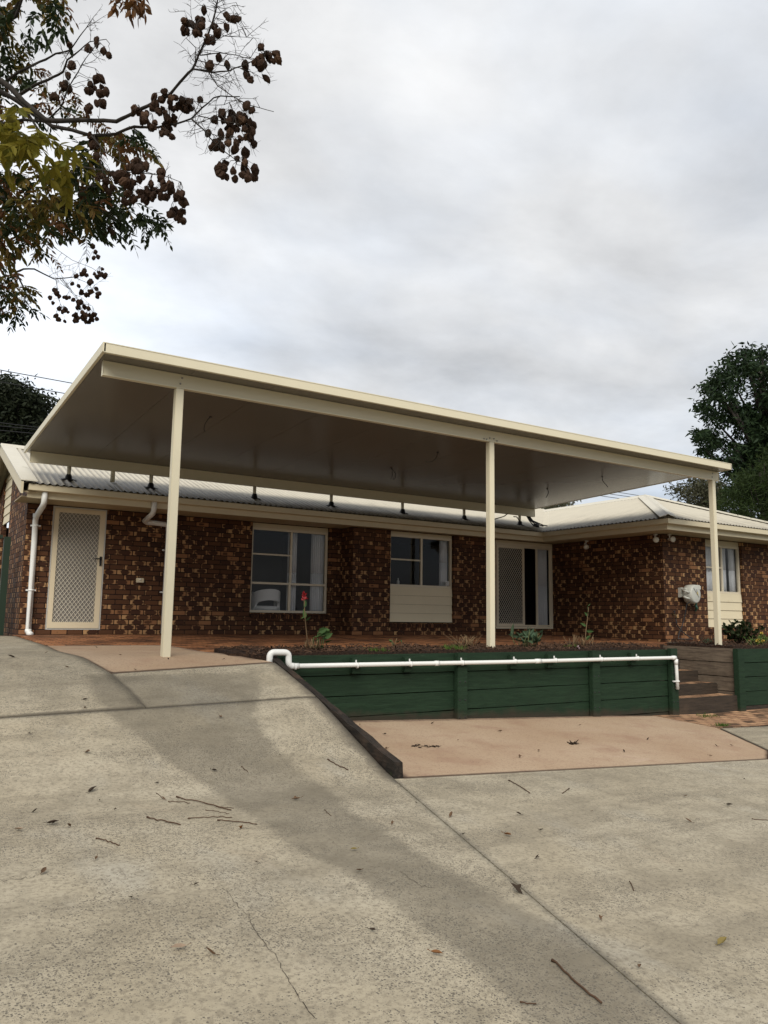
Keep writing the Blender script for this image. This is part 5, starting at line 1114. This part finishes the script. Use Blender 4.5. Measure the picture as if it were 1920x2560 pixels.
# trunk and the limbs that carry those branches, outside the frame
mb = MB(); tt = tb+Vector((.1, .1, 2.4)); mb.tube([tb-Vector((0, 0, .1)), tb+Vector((.03, 0, .5)), tb+Vector((.0, .05, 1.3)), tt], [.17, .13, .12, .11], 12)
for tgt in (atd(-140, 120, 4.6), atd(-140, 190, 4.7), atd(-100, 330, 4.8), atd(-100, 480, 5.4), atd(-40, 480, 6.6), atd(-60, -40, 5.0)):
    s0 = tt-Vector((0, 0, rnd.uniform(.1, .9))); mb.tube([s0, s0.lerp(tgt, .5)+Vector((0, 0, .12)), tgt], [.07, .045, .024], 8)
for k in range(7):
    q = rnd.uniform(2.2, 5.5); e_ = tt+Vector((math.cos(q)*1.6, math.sin(q)*1.2, rnd.uniform(.8, 2.2))); mb.tube([tt, tt.lerp(e_, .5)+Vector((0, 0, .2)), e_], [.06, .03, .01], 7)
mb.build('trunk', M['bark'], tree)
# fine bare twigs
tw = MB()
def twig(u, v, d, ang, ln, depth=0, r=.0017):
    n = 5; pts = [(u, v)]; a = ang
    for k in range(n): a += rnd.gauss(0, .16); u2, v2 = pts[-1]; pts.append((u2+math.cos(a)*ln/n, v2+math.sin(a)*ln/n))
    dd_ = rnd.uniform(-.12, .12); P3 = [atd(p[0], p[1], d+dd_*i/n) for i, p in enumerate(pts)]; tw.tube(P3, [r*(1-.55*i/n) for i in range(n+1)], 4)
    if depth < 1:
        for k in range(rnd.randint(3, 7)):
            i = rnd.randint(1, n); twig(pts[i][0], pts[i][1], d+dd_*i/n, a+rnd.choice((-1, 1))*rnd.uniform(.4, 1.0), ln*rnd.uniform(.12, .4), depth+1, r*.65)
thin = [b for b in BPTS if b[3] < .007 and b[0] > 80]
for k in range(150):
    u, v, d, r_ = rnd.choice(thin); twig(u, v, d, rnd.uniform(0, 6.28), rnd.uniform(22, 75))
for k in range(40):
    u, v, d, r_ = rnd.choice([b for b in thin if b[0] > 430 and b[1] < 340]); twig(u, v, d, rnd.uniform(0, 6.28), rnd.uniform(30, 85))
# seed pods: one part per hanging cluster
CL = [(415,243,25,12,7),(348,285,16,18,6),(388,268,10,14,3),(381,304,22,22,8),(421,296,24,30,14),(413,340,14,8,4),(464,266,16,22,8),(496,257,6,6,2),(511,23,4,4,1),(472,73,16,18,6),(500,72,12,22,5),(498,52,8,5,2),(534,66,3,3,1),(565,42,5,7,2),(564,66,3,3,1),(591,49,12,9,3),(552,87,11,9,2),(517,102,9,8,2),(534,101,7,9,2),(548,144,3,3,1),(566,160,3,3,1),(516,168,3,3,1),(612,158,3,3,1),(611,183,7,10,2),(625,203,3,3,1),(652,127,6,9,2),(667,152,28,20,14),(657,196,3,3,1),(621,263,4,6,1),(635,277,4,6,1),(571,291,16,13,6),(583,314,20,20,10),(614,304,15,18,7),(622,332,15,16,6),(634,359,3,3,1),(531,302,3,3,1),(550,332,3,3,1),(524,334,3,3,1),(568,343,3,3,1),(586,360,20,12,8),(612,376,3,3,1),(544,367,14,14,7),(595,400,3,3,1),(611,400,3,3,1),(619,418,18,13,7),(616,440,10,8,3),(633,440,4,4,1),(564,410,3,3,1),(548,420,16,8,5),(562,440,9,8,3),(583,428,3,3,1),(587,448,3,3,1),
      (345,410,28,16,11),(355,444,4,4,1),(401,440,12,14,5),(419,463,12,16,6),(378,456,6,8,2),(404,481,25,14,9),(371,489,14,14,5),(444,489,11,9,4),(454,504,9,9,3),(434,530,11,8,5),(454,530,6,6,2),(454,556,6,8,2),(440,547,6,6,2),(376,490,18,20,9),(333,458,15,17,6),(301,435,12,10,4),(275,458,18,25,9),(249,449,7,10,2),(333,498,26,20,10),(205,488,3,3,1),(350,550,8,10,2),(269,579,14,10,4),
      (178,117,5,4,1),(222,122,3,3,1),(242,107,8,6,2),(260,126,3,3,1),(273,139,3,5,1),(189,168,9,9,2),(169,188,3,3,1),(248,198,9,12,3),(231,224,10,15,4),(260,228,9,12,3),(215,234,9,10,2),(164,219,14,12,5),(137,236,9,11,3),(251,260,10,10,3),(224,265,9,10,3),(234,354,13,11,5),(239,386,9,8,2)]
CLF = [(231,613,6,6,1),(236,637,8,10,4),(214,680,10,10,4),(250,686,16,15,10),(190,692,6,5,2),(182,709,3,3,1),(194,715,3,3,1),(226,708,11,6,4),(214,730,9,9,5),(237,736,15,12,7),(237,722,3,3,1),(136,724,2,2,1),(143,731,2,2,1),(150,741,2,2,1),(127,744,2,2,1),(132,757,2,2,1),(169,744,8,6,3),(149,770,2,2,1),(162,772,2,2,1),(158,782,2,2,1),(171,782,2,2,1),(140,794,6,7,3),(160,804,2,2,1),(192,750,5,5,2),(202,763,12,11,8),(221,770,2,2,1),(199,791,17,13,12),(226,796,20,13,12),(240,788,8,8,4)]
def pod(mb, p, h, r):
    flat = rnd.uniform(.82, 1.12); yaw_ = rnd.uniform(0, 6.28); tl = Matrix.Rotation(rnd.gauss(0, .35), 3, 'X') @ Matrix.Rotation(rnd.gauss(0, .35), 3, 'Y'); n = 12; vs = []; fs = []
    prof = [(.12, .0), (.62, -.12), (.95, -.34), (1.0, -.55), (.72, -.82), (.18, -1.02)]
    for rr, hh in prof:
        for k in range(n):
            q = 2*PI*k/n; lob = .62+.42*abs(math.cos(1.5*q)); o = tl @ Vector((math.cos(q+yaw_)*rr*r*lob, math.sin(q+yaw_)*rr*r*lob, hh*h+rnd.uniform(-.09, .09)*h)); vs.append(Vector(p)+o*flat+RV(r*.07))
    for i in range(len(prof)-1):
        for k in range(n): fs.append((i*n+k, i*n+(k+1) % n, (i+1)*n+(k+1) % n, (i+1)*n+k))
    fs.append(tuple(range(n-1, -1, -1))); fs.append(tuple((len(prof)-1)*n+k for k in range(n)))
    mb.mesh(vs, fs, 0, False)
def near(u, v, far):
    best = min((b for b in BPTS if (b[2] > 6) == far and b[3] < .02), key=lambda b: math.hypot(b[0]-u, (b[1]-v)*(1.0 if b[1] < v else 1.6))); return best
for lst, far in ((CL, False), (CLF, True)):
    for (u, v, ru, rv, n) in lst:
        mb = MB(); bu, bv, bd, _ = near(u, v, far); d = bd + rnd.uniform(-.12, .12); hub = atd(lerp(bu, u, .75), lerp(bv, v-rv-12, .7), (bd+d)/2)
        tw.tube([atd(bu, bv, bd), atd(bu, bv, bd).lerp(hub, .5)+RV(.008), hub], [.002, .0016, .0012], 4)
        for k in range(n):
            q = rnd.uniform(0, 6.28); r_ = math.sqrt(rnd.random()) if n > 1 else 0
            p = atd(u+ru*r_*math.cos(q), v+rv*r_*math.sin(q)-9*(.5 if far else 1), d+rnd.uniform(-.05, .05)*(n > 1)); s = rnd.uniform(.9, 1.15)
            pod(mb, p, 0.046*s*rnd.uniform(.75, 1.1) if not far else .042*s, .0205*s*rnd.uniform(.75, 1.15) if not far else .021*s); tw.tube([hub, hub.lerp(p, .6)+RV(.004), p], [.0011, .0009, .0008], 4)
        mb.build('seed_pod_cluster', M['pod'], tree)
tw.build('twig', M['darkbark'], tree)
# pinnate leaves
def frond(mb, p, dirv, ln, npair, ll, lw2):
    d = Vector(dirv).normalized(); pts = [Vector(p)]
    for k in range(npair+1): d = (d+Vector((0, 0, -.13))+RV(.05)).normalized(); pts.append(pts[-1]+d*ln/(npair+1))
    mb.tube(pts, .0016, 4)
    side = d.cross(Vector((rnd.gauss(0, .4), rnd.gauss(0, .4), 1))).normalized()
    for k in range(1, npair+1):
        for sgn in (-1, 1):
            if rnd.random() < .08: continue
            dd_ = (side*sgn*rnd.uniform(.5, .95)+(pts[k+1]-pts[k]).normalized()*.55+Vector((0, 0, -rnd.uniform(.05, .8)))).normalized(); leaf(mb, pts[k], dd_, ll*rnd.uniform(.75, 1.1), lw2*rnd.uniform(.8, 1.1), Vector((rnd.gauss(0, .6), rnd.gauss(0, .6), 1)), .25, rnd.uniform(-.15, .15))
    leaf(mb, pts[-1], d, ll, lw2, None, .2)
def inpoly(poly):
    us = [p[0] for p in poly]; vs = [p[1] for p in poly]
    while True:
        p = (rnd.uniform(min(us), max(us)), rnd.uniform(min(vs), max(vs)))
        if inside(p, poly): return p
FO = {k: MB() for k in ('leaf_dark', 'leaf_mid', 'leaf_yellow', 'leaf_brown')}
REG = [([(-150, -80), (130, -60), (155, 10), (110, 60), (60, 80), (45, 150), (50, 200), (-150, 220)], 190, (4.6, 5.8), [('leaf_dark', 6), ('leaf_mid', 4), ('leaf_brown', 1)], (.2, 6, .075, .028)),
       ([(90, -60), (150, -40), (160, 5), (120, 30)], 14, (4.4, 5.0), [('leaf_mid', 3), ('leaf_dark', 2), ('leaf_brown', 2)], (.18, 5, .07, .026)),
       ([(-60, 280), (40, 290), (90, 310), (110, 345), (150, 340), (185, 365), (180, 400), (130, 400), (90, 370), (40, 360), (-60, 370)], 34, (3.5, 3.9), [('leaf_yellow', 8), ('leaf_mid', 1)], (.22, 6, .092, .040)),
       ([(-120, 380), (100, 440), (170, 420), (230, 330), (320, 320), (330, 360), (290, 400), (270, 450), (240, 530), (180, 560), (120, 570), (60, 620), (-120, 640)], 330, (4.5, 6.0), [('leaf_dark', 6), ('leaf_mid', 6), ('leaf_brown', 3)], (.2, 6, .08, .029)),
       ([(200, 470), (300, 460), (350, 490), (330, 560), (250, 590), (190, 590)], 66, (4.8, 5.6), [('leaf_dark', 9), ('leaf_mid', 1)], (.2, 6, .08, .026)),
       ([(340, 520), (385, 540), (410, 575), (380, 585), (345, 560)], 16, (4.6, 5.0), [('leaf_dark', 1)], (.17, 6, .065, .024)),
       ([(315, 305), (340, 320), (350, 350), (325, 350)], 8, (4.4, 4.7), [('leaf_dark', 1)], (.16, 6, .055, .024)),
       ([(-120, 620), (10, 640), (60, 720), (95, 755), (70, 785), (-120, 790)], 150, (6.4, 7.3), [('leaf_dark', 6), ('leaf_mid', 4), ('leaf_brown', 1)], (.2, 6, .08, .028)),
       ([(60, 150), (200, 220), (260, 300), (90, 320)], 34, (4.7, 5.4), [('leaf_dark', 3), ('leaf_brown', 4), ('leaf_mid', 2)], (.16, 5, .06, .022)),
       ([(50, 560), (110, 590), (130, 640), (90, 640)], 14, (5.6, 6.6), [('leaf_mid', 2), ('leaf_brown', 2)], (.18, 6, .06, .02)),
       ([(-100, 180), (60, 220), (80, 300), (-100, 290)], 18, (4.9, 5.6), [('leaf_dark', 3), ('leaf_brown', 1)], (.18, 5, .07, .026))]
for poly, n, (da, db), mats, (ln, np_, ll, lw2) in REG:
    names = [m for m, k in mats for _ in range(k)]
    for k in range(n):
        u, v = inpoly(poly); d = rnd.uniform(da, db); q = rnd.uniform(0, 6.28); frond(FO[rnd.choice(names)], atd(u, v, d), (math.cos(q), math.sin(q), rnd.uniform(-.7, .5)), ln*rnd.uniform(.55, 1.1), np_+rnd.randint(-2, 1), ll*rnd.uniform(.62, .95), lw2*rnd.uniform(.75, 1.0))
for u, v in ((285, -22), (300, -20), (312, -8), (322, -14), (343, -14), (352, -4), (362, -16), (332, -30), (296, -6)): frond(FO['leaf_brown'], atd(u, v, 4.4), (rnd.gauss(0, .4), rnd.gauss(0, .4), -1), .1, 3, .07, .026)
for u, v in ((100, 60), (112, 70), (140, 75), (160, 70), (150, 55), (128, 40)): frond(FO['leaf_dark'], atd(u, v, 4.5), (rnd.gauss(0, .6), rnd.gauss(0, .6), -.7), .1, 3, .06, .026)
for k, m_ in FO.items(): m_.build('foliage', M[k], tree)

# ------------------------------------------------------------------ leaves and sticks on the concrete
def litter(u, v, size, mat, label, group=None, curl=.3):
    p = G(u, v); p.z = H(p.x, p.y)+.005; mb = MB(); q = rnd.uniform(0, 6.28)
    dx, dy = math.cos(q), math.sin(q)
    n = Vector((rnd.gauss(0, .25), rnd.gauss(0, .25), 1)).normalized(); d = Vector((dx, dy, 0)); d = (d-n*d.dot(n)).normalized()
    leaf(mb, -d*size*.5+Vector((0, 0, .004)), d, size, size*rnd.uniform(.35, .55), n, .7, curl); mb.tube([-d*size*.5+Vector((0, 0, .004)), -d*size*.75+Vector((0, 0, .006))], .0015, 4)
    if rnd.random() < .4: leaf(mb, Vector((0, 0, .006)), (dy, -dx, .1), size*.6, size*.3, n, .6, curl)
    o = mb.build('fallen_leaf', M[mat], loc=p); tag(o, label, 'leaf', group)
big = [(231,1980,.075,'litter_dark','dark flat leaf lying left of the bunch of sticks'),(87,2032,.05,'litter_dark','small dark leaf near the left edge of the driveway'),(46,2080,.055,'litter_pale','pale curled leaf near the left edge of the driveway'),(130,2064,.07,'litter_dark','curled dark leaf left of the single stick on the driveway'),(172,2070,.05,'litter','small curled brown leaf just above the single stick'),(107,2185,.06,'litter','brown leaf below the single stick by the left edge'),(446,2377,.07,'litter_pale','pale curled leaf low on the left slab, left of a pair'),(525,2386,.065,'litter','brown crumpled leaf low on the left slab, right of a pair'),(606,2072,.055,'litter_orange','reddish leaf at the right end of the bunch of sticks'),(535,1930,.05,'litter_dark','small dark leaf at the top edge of the damp band'),(741,2002,.07,'litter','brown leaf in the middle of the damp band'),(885,2129,.05,'litter_yellow','yellow leaf at the edge of the damp band'),(898,2182,.045,'litter','small brown leaf below the yellow one in the damp band'),(1128,2042,.06,'litter','brown leaf right of the driveway joint below the pink slab'),(1297,2038,.045,'litter_dark','little dark leaf above and right of the orange leaf'),(1267,2091,.065,'litter_orange','orange oval leaf on the right hand slab'),(1353,2078,.04,'litter_dark','tiny dark leaf right of the orange leaf'),(1343,2147,.035,'litter_dark','tiny black leaf below the orange leaf'),(1290,2232,.085,'litter_dark','large dark leaf on the joint of the driveway'),(1090,2392,.055,'litter_orange','rust coloured leaf left of the long stick'),(1721,2055,.06,'litter','reddish brown leaf on the right hand slab'),(1823,2016,.06,'litter_dark','dark leaf near the right edge of the driveway'),(1805,2361,.075,'litter_yellow','yellowish folded leaf low at the right'),(551,1796,.06,'litter','pale brown leaf on the ramp above the damp band'),(219,1885,.06,'litter','brown leaf high on the left of the ramp'),(516,1619,.05,'litter_orange','red leaf at the edge of the upper salmon slab'),(28,1645,.08,'litter_dark','dark leaf on the upper left slab at the picture edge'),(212,1752,.05,'litter_dark','black leaf on the upper left slab by the joint')]
for u, v, s, m_, lb in big: litter(u, v, s, m_, lb)
for u, v in ((392,1961),(249,2003),(288,2026),(408,2000),(1714,1993),(1861,1949),(73,1837),(240,2150),(490,2215),(980,2060),(1040,2010),(1160,2090),(1600,2420),(1480,2030),(700,1890),(1500,2300),(640,2160),(330,2250),(930,2330),(1700,2180)): litter(u, v, rnd.uniform(.02, .04), rnd.choice(('litter_dark', 'litter')), 'tiny dry leaf scrap scattered on the grey driveway concrete', 'tiny leaf scraps on the driveway')
for u, v in ((1790,1866),(1828,1865),(1776,1892),(1347,1879),(1298,1894),(966,1874),(1145,1853),(900,1814),(1082,1810),(962,1838),(1620,1850),(1450,1815),(1560,1880),(1250,1830)): litter(u, v, rnd.uniform(.03, .06), rnd.choice(('litter_dark', 'litter')), 'small dark leaf scrap lying on the lower salmon slab', 'leaf scraps on the lower salmon slab')
for u, v in ((167,1670),(116,1634),(337,1677),(213,1773),(420,1650),(300,1640),(560,1650),(240,1620)): litter(u, v, rnd.uniform(.03, .05), rnd.choice(('litter_dark', 'litter')), 'small leaf scrap on the upper slabs near the first post', 'leaf scraps on the upper slabs')
def debris(u, v, n, sp, label):
    p = G(u, v); p.z = H(p.x, p.y); mb = MB()
    for k in range(n): leaf(mb, Vector((rnd.gauss(0, sp), rnd.gauss(0, sp*.7), .003)), (rnd.gauss(0, 1), rnd.gauss(0, 1), rnd.uniform(0, .5)), rnd.uniform(.03, .07), .014)
    o = mb.build('debris_clump', M['litter_dark'], loc=p); tag(o, label, 'debris')
debris(1434, 1860, 36, .04, 'dark clump of rotted leaves in the middle of the lower salmon slab'); debris(1043, 1866, 16, .04, 'small dark debris clump on the salmon slab near the sleeper, left one'); debris(1083, 1868, 18, .045, 'small dark debris clump on the salmon slab near the sleeper, right one')
def stick(pts, r, label):
    P3 = []
    for i in range(len(pts)-1):
        for k in range(5 + (i == len(pts)-2)): f = k/5; p = G(lerp(pts[i][0], pts[i+1][0], f), lerp(pts[i][1], pts[i+1][1], f)); p.z = H(p.x, p.y)+r+.002; P3.append(p+RV(.0015))
    o = P3[0].copy(); r *= .62; mb = MB(); mb.tube([p-o for p in P3], [r*(1.7 if i == 0 else 1) for i in range(len(P3))], 6); s = mb.build('stick', M['stick'], loc=o); tag(s, label, 'stick')
S = [([(440,1995),(505,2008),(579,2028)],.006,'longest stick at the top of the bunch on the left slab'),([(367,2046),(410,2055),(451,2064)],.006,'leftmost stick of the bunch on the left slab'),([(469,2048),(520,2045),(579,2045)],.0045,'thin straight stick in the middle of the bunch'),([(543,2053),(595,2056),(642,2063)],.005,'reddish stick at the lower right of the bunch'),([(240,2097),(270,2106),(301,2117)],.005,'single dark stick lying left below the bunch'),([(420,2006),(448,2005),(476,2010)],.0035,'thin twig under the longest stick'),([(514,2027),(545,2030),(573,2036)],.003,'thin twig below the longest stick'),([(602,1917),(620,1932)],.004,'short twig at the top of the damp band'),([(819,1901),(845,1916),(871,1927)],.006,'bent stick on the ramp beside the sleeper'),([(1272,1953),(1300,1968),(1326,1985)],.006,'stick on the grey slab below the salmon slab'),([(1423,1973),(1406,1985)],.005,'short forked twig right of the stick below the salmon slab'),([(1381,2402),(1430,2450),(1504,2515)],.007,'long brown stick low in the damp band at the right'),([(1301,2513),(1342,2512)],.004,'short thin twig at the bottom left of the long brown stick'),([(1573,2204),(1580,2215),(1584,2228)],.004,'small upright twig in the middle of the right hand slab'),([(1880,2049),(1900,2050),(1935,2053)],.004,'thin stick at the right edge of the driveway'),([(392,1983),(408,2001)],.003,'tiny twig at the upper left of the bunch'),([(810,2025),(828,2042)],.003,'tiny twig in the damp band right of the bunch'),([(540,2017),(585,2022)],.003,'thin twig at the right end of the longest stick')]
for pts, r, lb in S: stick(pts, r, lb)

# hairline cracks in the driveway concrete
drive = bpy.data.objects['driveway']
for pts in ([(556,2218),(592,2262),(620,2290),(640,2332),(690,2398),(716,2440),(745,2492),(792,2556)], [(1000,2180),(1050,2215),(1090,2222)], [(0,2205),(60,2198),(130,2180)], [(1560,2040),(1640,2055),(1690,2050)]):
    mb = MB(); P3 = []
    for i in range(len(pts)-1):
        for k in range(7):
            f = k/7; p = G(lerp(pts[i][0], pts[i+1][0], f)+rnd.gauss(0, 2.2), lerp(pts[i][1], pts[i+1][1], f)+rnd.gauss(0, 1.5)); p.z = H(p.x, p.y)+.003; P3.append(p)
    for a, b in zip(P3, P3[1:]):
        d = (b-a).normalized(); s_ = d.cross(Vector((0, 0, 1)))*rnd.uniform(.0005, .0018); mb.face([a-s_, a+s_, b+s_*.8, b-s_*.8])
    mb.build('crack', M['dirt'], drive)
